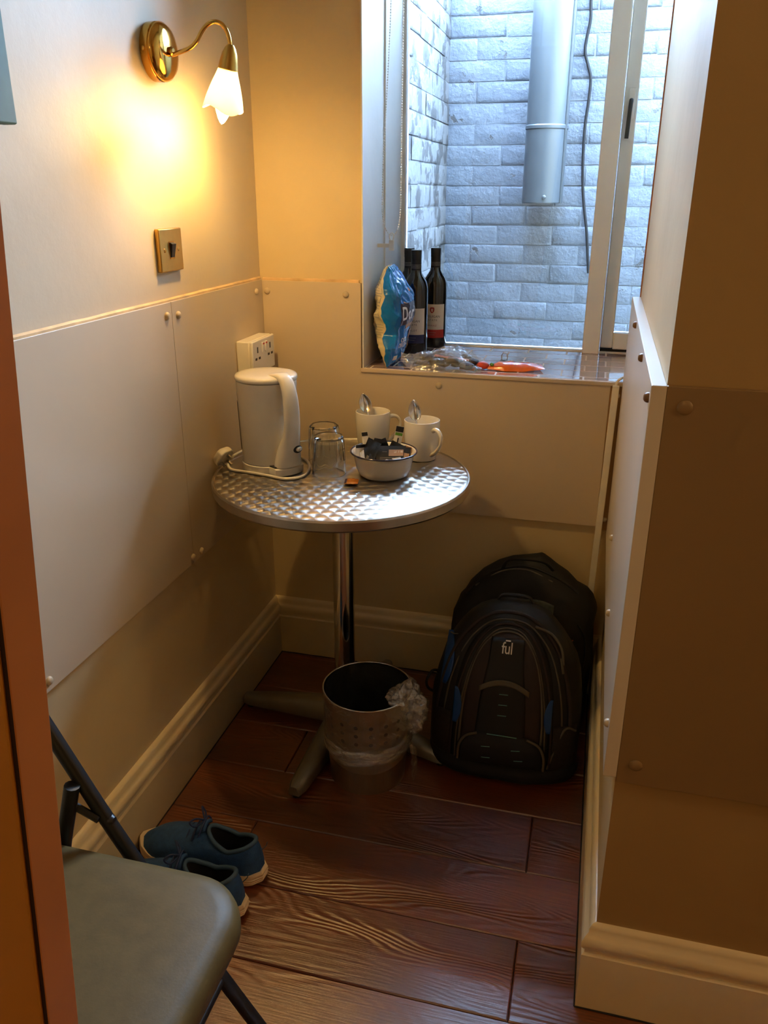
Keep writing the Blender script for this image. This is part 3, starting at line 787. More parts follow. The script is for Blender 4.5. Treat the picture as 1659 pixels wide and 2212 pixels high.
MB().loft([base_ring(0.0640, 0.019, 0.020), base_ring(0.0640, 0.024, 0.020)]).build('base_gap', 'black_plastic', kt)
# handle: swept section, from the lid over and down into a wide foot
hp = [(0.030, 0.2345, 0.019, 0.003), (0.050, 0.2365, 0.0185, 0.006), (0.070, 0.2335, 0.018, 0.009), (0.083, 0.222, 0.0180, 0.010), (0.093, 0.195, 0.0190, 0.0105), (0.097, 0.160, 0.0205, 0.0110), (0.097, 0.125, 0.0210, 0.0115), (0.092, 0.095, 0.0225, 0.014), (0.083, 0.068, 0.0265, 0.020), (0.077, 0.045, 0.0310, 0.022), (0.074, 0.0225, 0.0345, 0.022)]
cen = cr_path([hd_ * r + Vector((0, 0, z)) for r, z, _, _ in hp], 5)
ws = cr_path([(a, b, 0) for _, _, a, b in hp], 5)
rings = []
for i, c in enumerate(cen):
    t = (cen[min(i + 1, len(cen) - 1)] - cen[max(i - 1, 0)]).normalized()
    if i > len(cen) - 8: t = Vector((0, 0, -1))
    nrm = hs.cross(t).normalized(); ring = []
    for j in range(20):
        a = 2 * PI * j / 20; ca, sa = math.cos(a), math.sin(a)
        q = lambda v: math.copysign(abs(v) ** 0.75, v)
        ring.append(c + hs * ws[i].x * q(ca) + nrm * ws[i].y * q(sa))
    rings.append(ring)
hnd = MB().loft(rings).build('handle', 'kettle', kt, smooth=60)
mt = Matrix((hs, Vector((0, 0, 1)), hd_)).transposed()
MB().lathe([(0.0125, -0.004), (0.0125, 0.0012), (0.0105, 0.0016), (1e-4, 0.0010)], 28, hd_ * 0.1025 + hs * 0.010 + Vector((0, 0, 0.066)), mt @ Matrix.Diagonal((1.0, 0.72, 1.0))).build('switch_well', 'black_plastic', hnd)
MB().ball(hd_ * 0.1035 + hs * 0.013 + Vector((0, 0, 0.066)), 0.009, 16, 1.0, 0.7, 0.35, mt).build('switch_button', 'chrome', hnd)
def cyl_patch(r, a0, a1, z0, z1, nn=12, rt=None):
    return MB().grid(lambda u, v: Vector((((r + ((rt or r) - r) * v) * math.cos(a0 + (a1 - a0) * u)), ((r + ((rt or r) - r) * v) * math.sin(a0 + (a1 - a0) * u)), z0 + (z1 - z0) * v)), nn, 1)
ga = math.atan2(-0.42, -0.90)
cyl_patch(0.0677, ga - 0.14, ga + 0.14, 0.052, 0.168, 8, 0.0712).build('water_gauge', 'gauge', kt, solid=0.001)
# small mark of round dots on the side
mk = MB()
for k, z in enumerate((0.093, 0.0985, 0.104, 0.115)):
    a = ha + 0.62; mk.box(-0.0025, 0.0025, -0.0012, 0.0012, -0.0004, 0.0004, Matrix.Translation(Vector((0.0692 * math.cos(a), 0.0692 * math.sin(a), z))) @ Matrix.Rotation(a + PI / 2, 4, 'Z') @ Matrix.Rotation(PI / 2, 4, 'X'))
mk.build('level_marks', 'ink_white', kt)
# lid seam around the root of the handle
MB().tube([hd_ * 0.046 + hs * 0.024 * math.cos(a) - hd_ * 0.022 * math.sin(a) + Vector((0, 0, 0.2351)) for a in [PI * k / 16 for k in range(17)]], 0.0007, 6).build('lid_seam', 'gauge', kt)
# flex and plug (table top local heights)
K0 = Vector((KX, KY, TZ))
def onT(px, py, h=0.004): return at(px, py, z=TZ + h) - K0
fx = [onT(492, 1003, .012), onT(500, 1014), onT(530, 1019), onT(572, 1026), onT(615, 1034), onT(650, 1030), onT(666, 1017), onT(667, 1001), onT(652, 988), onT(625, 980), onT(585, 968), onT(545, 966), onT(517, 977), onT(503, 986, .010)]
MB().tube(cr_path(fx, 8), 0.0034, 8).build('flex', 'white_cable', kt)
pc = at(485, 988, z=TZ + 0.026) - K0
pcv = frame_to(Vector((0.80, -0.25, -0.55)), Vector((0, 0, 1)))
pm = Matrix.Translation(pc) @ pcv.to_4x4()
plug = MB(); plug.loft([[pm @ Vector((x * s, y * s, z)) for x, y in ((-0.018, -0.021), (0.018, -0.021), (0.025, -0.010), (0.022, 0.016), (0.012, 0.024), (-0.012, 0.024), (-0.022, 0.016), (-0.025, -0.010))] for z, s in ((-0.017, 0.72), (-0.012, 0.92), (-0.006, 1.0), (0.0, 1.0), (0.004, 0.97))])
plug = plug.build('plug', 'white_cable', kt, bevel=0.002)
for (x, y, a, b) in ((0, 0.012, 0.002, 0.004), (-0.011, -0.010, 0.0032, 0.002), (0.011, -0.010, 0.0032, 0.002)):
    MB().box(x - a, x + a, y - b, y + b, 0.004, 0.021, pm).build('pin', 'steel', plug)

# ------------------------------------------------------------------ tumblers (upside down), mugs, spoons, bowl
def tumbler(name, label, loc, rz):
    g = thing(name, label, 'glass', loc, rz, 'upturned tumblers on the table')
    N = 60; outer = []; inner = []
    for z, r, fac in ((0.0, 0.0405, 0), (0.0012, 0.0412, 0), (0.020, 0.0405, 0), (0.034, 0.0402, 0.0), (0.037, 0.0398, 0.6), (0.060, 0.0383, 1.0), (0.086, 0.0365, 1.0), (0.092, 0.0350, 1.0), (0.0945, 0.0325, 0.8)):
        ring = []
        for j in range(N):
            a = 2 * PI * j / N; seg = 2 * PI / 10; d = (a % seg) - seg / 2
            rr = r * (1 - fac + fac * math.cos(seg / 2) / math.cos(d) * 1.035)
            ring.append((rr * math.cos(a), rr * math.sin(a), z))
        outer.append(ring)
    for z, r in ((0.086, 0.030), (0.080, 0.0328), (0.05, 0.0362), (0.0, 0.0385)):
        inner.append([(r * math.cos(2 * PI * j / N), r * math.sin(2 * PI * j / N), z) for j in range(N)])
    b = MB(); b.loft(outer, True, False, True); b.loft(inner, True, True, False)
    o = len(b.v); n0 = 0; n1 = len(outer) * N + (len(inner) - 1) * N
    b.f += [(n0 + j, n1 + j, n1 + (j + 1) % N, n0 + (j + 1) % N) for j in range(N)]
    b.build('tumbler_body', 'glass', g, smooth=14)
    return g
tumbler('tumbler', 'front upturned clear faceted glass tumbler beside the bowl', (0.286, -0.335, TZ + 0.0003), 0.1)
tumbler('tumbler', 'rear upturned clear faceted glass tumbler, half hidden behind another', (0.2455, -0.247, TZ + 0.0003), 0.35)

def mug(label, loc, rz):
    g = thing('mug', label, 'mug', loc, rz, 'white mugs with spoons')
    MB().lathe([(0.034, 0), (0.037, 0.0015), (0.0375, 0.006), (0.0425, 0.030), (0.0448, 0.06), (0.0455, 0.099), (0.0450, 0.101), (0.0435, 0.1015), (0.0422, 0.1), (0.0415, 0.06), (0.039, 0.02), (0.034, 0.006), (1e-4, 0.005)], 56).build('cup', 'china', g, smooth=45)
    pth = cr_path([(0.041, 0, 0.080), (0.052, 0, 0.086), (0.066, 0, 0.082), (0.074, 0, 0.068), (0.071, 0, 0.050), (0.060, 0, 0.035), (0.050, 0, 0.025), (0.039, 0, 0.018)], 6)
    MB().tube(pth, lambda t: 0.0062 + 0.0012 * math.cos(2 * PI * t), 12, flat=0.75, up=(0, 0, 1)).build('handle', 'china', g, smooth=60)
    return g
mug('white china mug at the back of the table, left of the other mug', (0.334, -0.108, TZ), math.radians(28))
mug('white china mug standing at the right beside the enamel bowl', (0.4765, -0.160, TZ), math.radians(-38))

def spoon(label, tip, foot, face, ln=0.052):
    """tip = upper end of the bowl, foot = lower end of the handle"""
    g = thing('teaspoon', label, 'spoon', foot, 0, 'teaspoons in the mugs')
    tip = Vector(tip) - Vector(foot); d = tip.normalized(); L = tip.length
    f = Vector(face); f = (f - d * f.dot(d)).normalized(); s = d.cross(f)
    def bowl(u, v):
        t = u; w = 0.0155 * (math.sin(PI * min(1, t * 0.94 + 0.06)) ** 0.62) * (0.9 + 0.25 * (1 - t)) if 0 < t < 1 else 0.0012
        w = max(w, 0.0014); x = (v * 2 - 1)
        dep = 0.0075 * (1 - x * x) * math.sin(PI * min(max(t, 0.02), 0.98)) ** 0.8
        return d * (L - ln + ln * t) + s * (w * x) - f * dep
    MB().grid(bowl, 18, 12).build('spoon_bowl', 'chrome', g, solid=0.0011, smooth=80)
    MB().tube([d * (L - ln + 0.002) * t for t in [k / 10 for k in range(11)]], lambda t: 0.0042 - 0.0022 * t, 8, flat=0.45, up=tuple(f)).build('spoon_handle', 'chrome', g)
    return g
spoon('steel teaspoon upright in the left back mug', at(783, 850, y=-0.085), (0.350, -0.128, TZ + 0.012), (0.25, -0.95, 0.25))
spoon('steel teaspoon upright in the right front mug', at(892, 864, y=-0.150), (0.482, -0.178, TZ + 0.012), (0.25, -0.95, 0.25))

BX, BY = 0.4165, -0.312
bw = thing('enamel_bowl', 'white enamel bowl with dark blue rim holding sachets', 'bowl', (BX, BY, TZ))
MB().lathe([(0.050, 0.0), (0.0545, 0.0012), (0.060, 0.006), (0.0665, 0.022), (0.0715, 0.046), (0.0742, 0.056), (0.0785, 0.0595), (0.0785, 0.0610), (0.0735, 0.0580), (0.0700, 0.046), (0.065, 0.022), (0.0575, 0.0075), (0.050, 0.004), (1e-4, 0.0035)], 72).build('bowl_body', 'enamel', bw, smooth=50)
rp = [(0.0785 * math.cos(2 * PI * k / 72), 0.0785 * math.sin(2 * PI * k / 72), 0.0597) for k in range(72)]
MB().tube(rp, 0.0022, 10, closed=True).build('rim', 'navy', bw, smooth=60)

fwd = Vector((CAM.x - BX, CAM.y - BY, 0)).normalized(); rgt = Vector((-fwd.y, fwd.x, 0))
def sachet(name, label, c, w, h, mat, yaw=0.0, lean=0.0, roll=0.0, puff=0.003, prints=(), grp='sachets in the enamel bowl'):
    """upright flat sachet: centre c (relative to bowl, along sight right / away / up), crimped ends"""
    g = thing(name, label, 'sachet', (BX, BY, TZ), 0, grp)
    o = rgt * c[0] - fwd * c[1] + Vector((0, 0, c[2]))
    R0 = Matrix((rgt, -fwd, Vector((0, 0, 1)))).transposed() @ Matrix.Rotation(yaw, 3, 'Z') @ Matrix.Rotation(lean, 3, 'X') @ Matrix.Rotation(roll, 3, 'Y')
    sd = random.uniform(0, 50)
    def surf(u, v, sgn, off=0.0):
        x, z = (u - 0.5) * w, (v - 0.5) * h
        p = puff * (max(0, math.sin(PI * v)) ** 0.6) * (max(0, math.sin(PI * u)) ** 0.4)
        wv = 0.0016 * noise.noise(Vector((u * 3 + sd, v * 3, 0)))
        return o + R0 @ Vector((x, sgn * (p + 0.0004 + off) + wv, z))
    b = MB(); b.grid(lambda u, v: surf(u, v, -1), 10, 10); b.grid(lambda u, v: surf(1 - u, v, 1), 10, 10)
    b.build('wrapper', mat, g, smooth=50)
    for (u0, u1, v0, v1, pmat, pn) in prints:
        MB().grid(lambda u, v: surf(u0 + (u1 - u0) * u, v0 + (v1 - v0) * v, -1, 0.0005), 6, 6).build(pn, pmat, g)
    return g
sachet('coffee_sachet', 'large flat black foil sachet with tan label across the bowl', (0.017, 0.006, 0.050), 0.070, 0.044, 'foil_black', 0.06, 0.18, 0.02,
       prints=((0.42, 0.92, 0.42, 0.80, 'foil_tan', 'printed_label'), (0.60, 0.90, 0.62, 0.74, 'label', 'white_field'), (0.12, 0.60, 0.30, 0.335, 'foil_grey', 'print_line'), (0.12, 0.60, 0.20, 0.235, 'foil_grey', 'print_line'), (0.20, 0.36, 0.66, 0.69, 'foil_grey', 'print_line')))
sachet('coffee_sachet', 'black foil sachet standing on its corner, leftmost of three', (-0.032, 0.004, 0.058), 0.034, 0.062, 'foil_black', -0.35, 0.12, 0.42, prints=((0.40, 0.75, 0.06, 0.30, 'foil_grey', 'print_patch'),))
sachet('coffee_sachet', 'grey black foil sachet standing on its corner, middle of three', (-0.018, 0.010, 0.058), 0.030, 0.058, 'foil_black', 0.5, 0.06, 0.30)
sachet('coffee_sachet', 'black foil sachet with pointed top, rightmost of three', (-0.006, 0.018, 0.056), 0.040, 0.052, 'foil_black', 0.15, 0.05, -0.35, prints=((0.1, 0.3, 0.2, 0.5, 'foil_grey', 'print_patch'),))
sachet('coffee_sachet', 'small black sachet with tan print at right of the bowl', (0.055, 0.008, 0.047), 0.018, 0.040, 'foil_black', -0.2, 0.15, 0.1, prints=((0.15, 0.85, 0.30, 0.65, 'foil_tan', 'printed_label'),))
sachet('coffee_sachet', 'black foil sachet tip poking up behind the labelled one', (0.026, 0.024, 0.050), 0.036, 0.046, 'foil_black', 0.2, -0.1, 0.5)
sachet('milk_stick', 'white stick sachet with black and green top behind the bowl', (0.0325, 0.048, 0.067), 0.020, 0.080, 'foil_white', 0.1, -0.10, 0.20, 0.0015,
       prints=((0.03, 0.97, 0.82, 0.99, 'foil_black', 'dark_top'), (0.06, 0.94, 0.71, 0.80, 'foil_green', 'green_band'), (0.42, 0.58, 0.42, 0.64, 'ink', 'print_mark')))
sachet('milk_stick', 'white stick sachet with black strip at the left of the bowl', (-0.055, 0.020, 0.044), 0.026, 0.050, 'foil_white', 0.35, -0.1, 0.0, 0.001, prints=((0.02, 0.98, 0.84, 0.99, 'foil_black', 'dark_top'),))
sachet('milk_stick', 'white paper sachet with silver top in front of the left mug', (-0.043, 0.046, 0.060), 0.016, 0.066, 'foil_white', -0.1, -0.15, -0.15, 0.001, prints=((0.05, 0.95, 0.84, 0.98, 'foil_black', 'dark_top'),))
sachet('sugar_sachet', 'small white paper sachet low at the front right of bowl', (0.034, -0.034, 0.0440), 0.022, 0.026, 'foil_white', -0.25, 0.5, -0.3, 0.001)
sachet('sugar_sachet', 'small white paper sachet low at the front middle of bowl', (0.006, -0.044, 0.0430), 0.022, 0.022, 'foil_white', 0.2, 0.6, 0.7, 0.001)
sachet('sugar_sachet', 'small white paper sachet leaning inside the bowl at far left', (-0.050, -0.006, 0.042), 0.014, 0.046, 'foil_white', 0.8, 0.2, -0.35, 0.001)
sachet('sugar_sachet', 'tan paper sachet standing inside the bowl at far right', (0.060, 0.028, 0.045), 0.020, 0.036, 'foil_tan', -0.7, 0.1, 0.1, 0.001)

bs = thing('wrapped_biscuit', 'small caramel brown wrapped biscuit lying on the steel table', 'biscuit', (0.3615, -0.400, TZ + 0.0007), math.radians(12))
b = MB(); sdx = 3.3
def bis(u, v, s):
    p = 0.0045 * (max(0, math.sin(PI * u)) ** 0.35) * (max(0, math.sin(PI * v)) ** 0.35)
    return Vector(((u - .5) * 0.032, (v - .5) * 0.034, 0.005 + s * p + (0.0012 * noise.noise(Vector((u * 5, v * 5, s)))) + 0.003 * abs(v - .5)))
b.grid(lambda u, v: bis(u, v, 1), 12, 12); b.grid(lambda u, v: bis(1 - u, v, -1), 12, 12)
b.build('wrapper', 'biscuit', bs, smooth=60)
MB().grid(lambda u, v: bis(0.02 + 0.16 * u, 0.05 + 0.9 * v, 1) + Vector((0, 0, 0.0005)), 3, 8).build('wrapper_fold', 'crisp_dark', bs)

# ------------------------------------------------------------------ things on the window sill
SZ = 0.9204
def curved_text(body, size, r, a0, z, bold=0.0, sx=1.0, ls=1.0):
    b = text_mb(body, size, bold, 'CENTER', sx, ls)
    return b.map(lambda v: Vector((r * math.cos(a0 + v.x / r), r * math.sin(a0 + v.x / r), z + v.y)))
def shield(r, a0, z, s, mat, parent, name, lionmat):
    pts = [(-0.9, 1.0), (-0.3, 1.12), (0.3, 1.12), (0.9, 1.0), (1.0, 0.2), (0.8, -0.6), (0.35, -1.05), (0, -1.2), (-0.35, -1.05), (-0.8, -0.6), (-1.0, 0.2)]
    b = MB(); b.add([(0, 0, 0)] + [(x * s, y * s * 1.05, 0) for x, y in pts], [(0, i + 1, (i + 1) % len(pts) + 1) for i in range(len(pts))])
    b.map(lambda v: Vector((r * math.cos(a0 + v.x / r), r * math.sin(a0 + v.x / r), z + v.y))); o = b.build(name, mat, parent, smooth=0)
    # small upright beast: body, head, raised paws, tail
    strokes = [([(-0.25, -0.75), (-0.1, -0.35), (0.05, 0.05), (0.05, 0.45)], 0.22), ([(0.05, 0.45), (-0.12, 0.72)], 0.24), ([(0.0, 0.25), (-0.45, 0.35), (-0.55, 0.55)], 0.10), ([(0.0, 0.0), (-0.5, -0.05)], 0.10),
               ([(0.0, -0.3), (0.35, -0.55), (0.3, -0.9)], 0.13), ([(0.05, -0.2), (0.55, 0.0), (0.45, 0.45), (0.65, 0.7)], 0.09)]
    b = MB()
    for ps, w in strokes:
        for (x0, y0), (x1, y1) in zip(ps, ps[1:]):
            d = Vector((x1 - x0, y1 - y0)); nn = Vector((-d.y, d.x)).normalized() * w
            b.add([((x0 + nn.x) * s * .75, (y0 + nn.y) * s * .8, 0), ((x0 - nn.x) * s * .75, (y0 - nn.y) * s * .8, 0), ((x1 - nn.x) * s * .75, (y1 - nn.y) * s * .8, 0), ((x1 + nn.x) * s * .75, (y1 + nn.y) * s * .8, 0)], [(0, 1, 2, 3)])
    b.map(lambda v: Vector(((r + .0002) * math.cos(a0 + v.x / r), (r + .0002) * math.sin(a0 + v.x / r), z + v.y))).build('emblem', lionmat, o, smooth=0)
def bottle(label, x, y, turn, band, inkc, variety):
    g = thing('wine_bottle', label, 'bottle', (x, y, SZ), 0, 'wine bottles on the sill')
    R = 0.0365
    MB().lathe([(0.030, 0.0), (0.0345, 0.002), (R, 0.007), (R, 0.178), (0.0355, 0.190), (0.0315, 0.204), (0.0225, 0.217), (0.0165, 0.226), (0.0143, 0.238), (0.0138, 0.262), (0.0138, 0.289)], 48).build('glass_body', 'bottle', g, smooth=50)
    cp = MB().lathe([(0.0150, 0.232), (0.0148, 0.262), (0.0148, 0.264), (0.0155, 0.266), (0.0150, 0.268), (0.0155, 0.270), (0.0150, 0.272), (0.0155, 0.274), (0.0155, 0.288), (0.0145, 0.290), (1e-4, 0.2905)], 40).build('screw_cap', 'bottle_cap', g, smooth=30)
    va = math.atan2(CAM.y - y, CAM.x - x)          # toward the viewer
    # mostly dashes, printed around the neck
    b = MB()
    for zi, z in enumerate((0.2405, 0.2445, 0.2485)):
        a = va - 1.3
        while a < va + 1.3:
            w = random.uniform(0.08, 0.22); b.grid(lambda u, v: Vector((0.0152 * math.cos(a + w * u), 0.0152 * math.sin(a + w * u), z + 0.0018 * v)), 2, 1); a += w + 0.07
    b.build('neck_print', 'ink_grey', cp)
    a0 = va + turn; hw = math.radians(62); r1 = R + 0.0004
    def pt(z0, z1, r_=r1, h0=-1, h1=1): return MB().grid(lambda u, v: Vector((r_ * math.cos(a0 + hw * (h0 + (h1 - h0) * u)), r_ * math.sin(a0 + hw * (h0 + (h1 - h0) * u)), z0 + (z1 - z0) * v)), 28, 1)
    lb = pt(0.030, 0.130).build('paper_label', 'label', g)
    pt(0.030, 0.055, r1 + 0.0002).build('label_band', band, lb)
    r2 = r1 + 0.0004
    shield(r2, a0, 0.113, 0.0072, inkc, lb, 'crest', 'label')
    curved_text('McGUIGAN', 0.0098, r2, a0, 0.094, 0.0, 0.95, 1.05).build('lettering', inkc if inkc == 'ink' else 'ink', lb, smooth=0)
    curved_text('ESTATE', 0.0075, r2, a0, 0.0835, 0.0, 1.0, 1.35).build('lettering', 'ink', lb, smooth=0)
    curved_text(variety, 0.0075, r2, a0, 0.067, 0.0, 1.0, 1.25).build('lettering', inkc, lb, smooth=0)
    for k, z in enumerate((0.0455, 0.039)):
        MB().grid(lambda u, v: Vector(((r2 + .0001) * math.cos(a0 + (0.35 - 0.1 * k) * (2 * u - 1)), (r2 + .0001) * math.sin(a0 + (0.35 - 0.1 * k) * (2 * u - 1)), z + 0.0011 * v)), 6, 1).build('print_line', 'ink_grey', lb)
    return g
bottle('dark wine bottle with cream and navy label, nearest of three', 0.3605, 0.2745, math.radians(-17), 'label_blue', 'ink', 'MERLOT')
bottle('dark wine bottle with cream and red label, rightmost of three', 0.396, 0.385, math.radians(-12), 'label_red', 'ink_red', 'SHIRAZ')
bottle('dark wine bottle behind the blue crisp packet, leftmost of three', 0.3225, 0.352, math.radians(30), 'label_blue', 'ink', 'MERLOT')

# crisp packet: pillow bag standing on its end, one side edge towards the viewer
cp = thing('crisp_packet', 'bright blue foil crisp packet with cream back on the sill', 'crisp packet', (0.334, 0.108, SZ))
wd = Vector((-0.06, 0.998, 0)).normalized(); nd = Vector((wd.y, -wd.x, 0))
def bag_pt(t, v, off=0.0):
    """t: angle 0..2pi (0 = viewer side edge, 0..pi front), v: height 0..1"""
    z = v * 0.256
    a = 0.095 * (0.93 + 0.07 * math.sin(PI * v)) * interp([(0, 1.0), (0.75, 1.0), (0.93, 0.80), (1, 0.62)], v)
    bth = 0.052 * max(0.03, math.sin(PI * min(1, max(0, v))) ** 0.55)
    pinch = interp([(0, 1), (0.25, 0.80), (0.38, 0.72), (0.5, 0.95), (0.7, 1.05), (1, 0.9)], v)
    ca, sa = math.cos(t), math.sin(t)
    front = sa > 0
    c = abs(sa) ** 0.85 * bth * (pinch if front else 1.0)
    lean = Vector((0.010 * math.sin(PI * v), 0, 0)) + Vector((-0.012, 0.015, 0)) * v
    edge = interp([(0, 0.0), (0.2, -0.010), (0.33, 0.018), (0.5, 0.004), (0.8, -0.012), (1, 0.012)], v) * max(0, ca) ** 4
    crease = (0.006 * fbm((ca * 1.4, sa * 1.2, v * 4.0), 1.7, 5) - 0.020 * abs(noise.noise(Vector((ca * 2.2 + 3, sa * 1.5, v * 5.0 + ca * 1.5)))) - 0.008 * abs(noise.noise(Vector((ca * 5 + 7, sa * 4, v * 11.0 - ca * 3)))) + 0.006) * math.sin(PI * v) ** 0.5
    tt = (t + PI) % (2 * PI) - PI
    if 0.3 < tt < 2.2 and 0.1 < v < 0.75: crease *= 1 - 0.7 * min(1, (tt - 0.3) / 0.3) * min(1, (v - 0.1) / 0.08, (0.75 - v) / 0.1)
    p = wd * (-ca * a + edge) + nd * ((1 if front else -1) * (c + crease + off)) + Vector((0, 0, z)) + lean
    if v > 0.96: p.z += 0.004 * math.sin(ca * 17)
    return p
T0, T1 = -0.30, PI + 0.10
MB().grid(lambda u, v: bag_pt(T0 + (T1 - T0) * u, v), 150, 140).build('front_foil', 'crisp_blue', cp, smooth=60)
MB().grid(lambda u, v: bag_pt(T1 + (2 * PI + T0 - T1) * u, v), 90, 140).build('back_foil', 'crisp_cream', cp, smooth=60)
def on_bag(mb, tc, vc, sx, sz, off):
    """wrap flat xy geometry around the front: x along angle, y up"""
    return mb.map(lambda q: bag_pt(tc + q.x * sx, vc + q.y * sz, off))
def gridq(x0, x1, y0, y1, skew=0.0, n=10):
    return MB().grid(lambda u, v: Vector((x0 + (x1 - x0) * u + skew * v, y0 + (y1 - y0) * v, 0)), n, n)
KX_, KZ_ = 1 / 0.075, 1 / 0.256
on_bag(gridq(-0.005, 0.115, -0.028, 0.030, 0.004, 50), 0.64, 0.535, KX_, KZ_, 0.0010).build('logo_field', 'crisp_dark', cp)
on_bag(text_mb('Doritos', 0.050, 0.0008, 'LEFT', 0.72), 0.68, 0.540, KX_, KZ_, 0.0022).build('lettering', 'ink_white', cp, smooth=0)
on_bag(MB().add([(0, 0, 0), (0.012, -0.004, 0), (0.052, 0.026, 0), (0.050, 0.034, 0)], [(0, 1, 2, 3)]), 0.85, 0.66, KX_, KZ_, 0.0014).build('logo_point', 'crisp_orange', cp)
on_bag(MB().add([(0, 0.02, 0), (0.02, 0, 0), (0.055, 0.006, 0), (0.05, 0.03, 0), (0.02, 0.028, 0)], [(0, 1, 2, 3, 4)]), 1.0, 0.37, KX_, KZ_, 0.0014).build('chip_print', 'crisp_orange', cp)
on_bag(gridq(0.0, 0.03, -0.04, 0.012, 0.004), 1.62, 0.30, KX_, KZ_, 0.0014).build('chip_print', 'crisp_orange', cp)
on_bag(text_mb('COOL', 0.0165, 0.0003, 'LEFT', 0.85), 0.86, 0.265, KX_, KZ_, 0.0020).build('lettering', 'ink_white', cp, smooth=0)
on_bag(text_mb('ORIGINAL', 0.0165, 0.0003, 'LEFT', 0.85), 0.70, 0.215, KX_, KZ_, 0.0020).build('lettering', 'ink_white', cp, smooth=0)
on_bag(gridq(0, 0.022, 0, 0.012), 0.62, 0.065, KX_, KZ_, 0.0014).build('print_patch', 'label', cp)
# printed panels on the cream back: outlines and text lines
b = MB()
def line(x0, y0, x1, y1, w=0.0009):
    d = Vector((x1 - x0, y1 - y0)); nn = Vector((-d.y, d.x)).normalized() * w
    n = 8
    for k in range(n):
        a0, a1 = k / n, (k + 1) / n
        b.add([(x0 + d.x * a0 + nn.x, y0 + d.y * a0 + nn.y, 0), (x0 + d.x * a0 - nn.x, y0 + d.y * a0 - nn.y, 0), (x0 + d.x * a1 - nn.x, y0 + d.y * a1 - nn.y, 0), (x0 + d.x * a1 + nn.x, y0 + d.y * a1 + nn.y, 0)], [(0, 1, 2, 3)])
for (y0, y1) in ((0.085, 0.110), (0.052, 0.078), (0.028, 0.046), (-0.01, 0.02)):
    line(-0.045, y0, -0.008, y0); line(-0.045, y1, -0.010, y1); line(-0.008, y0, -0.010, y1)
    for k in range(3): line(-0.042, y0 + (y1 - y0) * (k + 1) / 4, -0.016, y0 + (y1 - y0) * (k + 1) / 4, 0.0005)
for k in range(6): line(-0.040, -0.03 - 0.007 * k, -0.012 + 0.004 * (k % 2), -0.03 - 0.007 * k, 0.0006)
b.map(lambda q: bag_pt(T0 + 2 * PI + q.x / 0.06, 0.55 + q.y * KZ_, 0.0009)).build('back_print', 'ink_grey', cp, smooth=0)

# clear bag with dark dried food
zb = thing('clear_food_bag', 'clear plastic bag of dark dried food lying on the sill', 'plastic bag', (0.490, 0.072, SZ))
def zbag(u, v, s):
    # u along the sill, v across; pointed left end, puffed middle
    x = -0.117 + 0.222 * u
    hw = interp([(0, 0.006), (0.16, 0.055), (0.5, 0.075), (0.85, 0.070), (1, 0.062)], u)
    y = (v - 0.5) * 2 * hw - 0.034 * (1 - u) ** 2 + 0.004
    m = max(0, math.sin(PI * v)) ** 0.6
    h = interp([(0, 0.010), (0.18, 0.026), (0.45, 0.050), (0.66, 0.052), (0.88, 0.030), (1, 0.010)], u) * m
    cr_ = 0.012 * fbm((u * 4, v * 3, s), 1.6, 3) * m * 1.3
    base = interp([(0, 0.018), (0.12, 0.006), (0.25, 0.001), (1, 0.001)], u)
    return Vector((x, y, max(0.0008, base + (h + cr_ if s > 0 else 0.0005 * m))))
b = MB(); b.grid(lambda u, v: zbag(u, v, 1), 26, 16); b.grid(lambda u, v: zbag(u, v, -1), 26, 10)
b.build('bag_film', 'film', zb, smooth=12)
for k in range(14):
    x = -0.056 + 0.0100 * k; y = (-0.036, -0.010, -0.024, 0.008)[k % 4]
    fd = MB().ball((x, y, 0.013 + 0.006 * (k % 3)), 0.019, 12, random.uniform(0.9, 1.5), random.uniform(0.7, 1.1), 0.50)
    fd.map(lambda q: q + Vector((0.005 * noise.noise(q * 70 + Vector((k, 0, 0))), 0.005 * noise.noise(q * 70 + Vector((0, k, 5))), 0.004 * noise.noise(q * 60 + Vector((0, 3, k)))))).build('dried_piece', 'jerky', zb)
MB().box(-0.030, 0.065, -0.030, -0.010, 0.030, 0.033, Matrix.Rotation(0.10, 4, 'Y')).build('copper_card', 'copper_pack', zb, bevel=0.002)
MB().add([(0.045, -0.040, 0.004), (0.085, -0.046, 0.003), (0.088, -0.020, 0.006), (0.060, -0.010, 0.022)], [(0, 1, 2, 3)]).build('copper_flap', 'copper_pack', zb, solid=0.001)

op = thing('orange_snack_packet', 'orange snack packet lying on the tiled sill', 'snack packet', (0.668, 0.085, SZ), math.radians(14))
def opk(u, v, s):
    x = -0.066 + 0.150 * u
    hw = interp([(0, 0.010), (0.14, 0.020), (0.3, 0.034), (0.85, 0.036), (1, 0.034)], u)
    m = max(0, math.sin(PI * v)) ** 0.5
    h = interp([(0, 0.005), (0.2, 0.014), (0.45, 0.017), (0.8, 0.012), (1, 0.0015)], u) * m
    z = 0.0006 + (h * 1.25 + 0.0025 * fbm((u * 5, v * 4, 1), 1.5, 9) * m if s > 0 else 0.0) + interp([(0, 0.002), (0.6, 0.0), (1, 0.007)], u)
    return Vector((x, (v - .5) * 2 * hw, max(0.0004, z)))
b = MB(); b.grid(lambda u, v: opk(u, v, 1), 32, 16); b.grid(lambda u, v: opk(u, v, -1), 32, 8)
b.build('wrapper', 'orange_pack', op, smooth=40)
MB().grid(lambda u, v: opk(0.22 + 0.55 * u, 0.52 + 0.34 * v, 1) + Vector((0, 0, 0.001)), 14, 8).build('clear_window', 'foil_white', op, smooth=40)
MB().ball((-0.080, 0.0, 0.0105), 0.015, 12, 1.4, 1.0, 0.68).map(lambda q: q + Vector((0, 0, 0.003 * noise.noise(q * 120)))).build('twisted_end', 'red_pack', op)
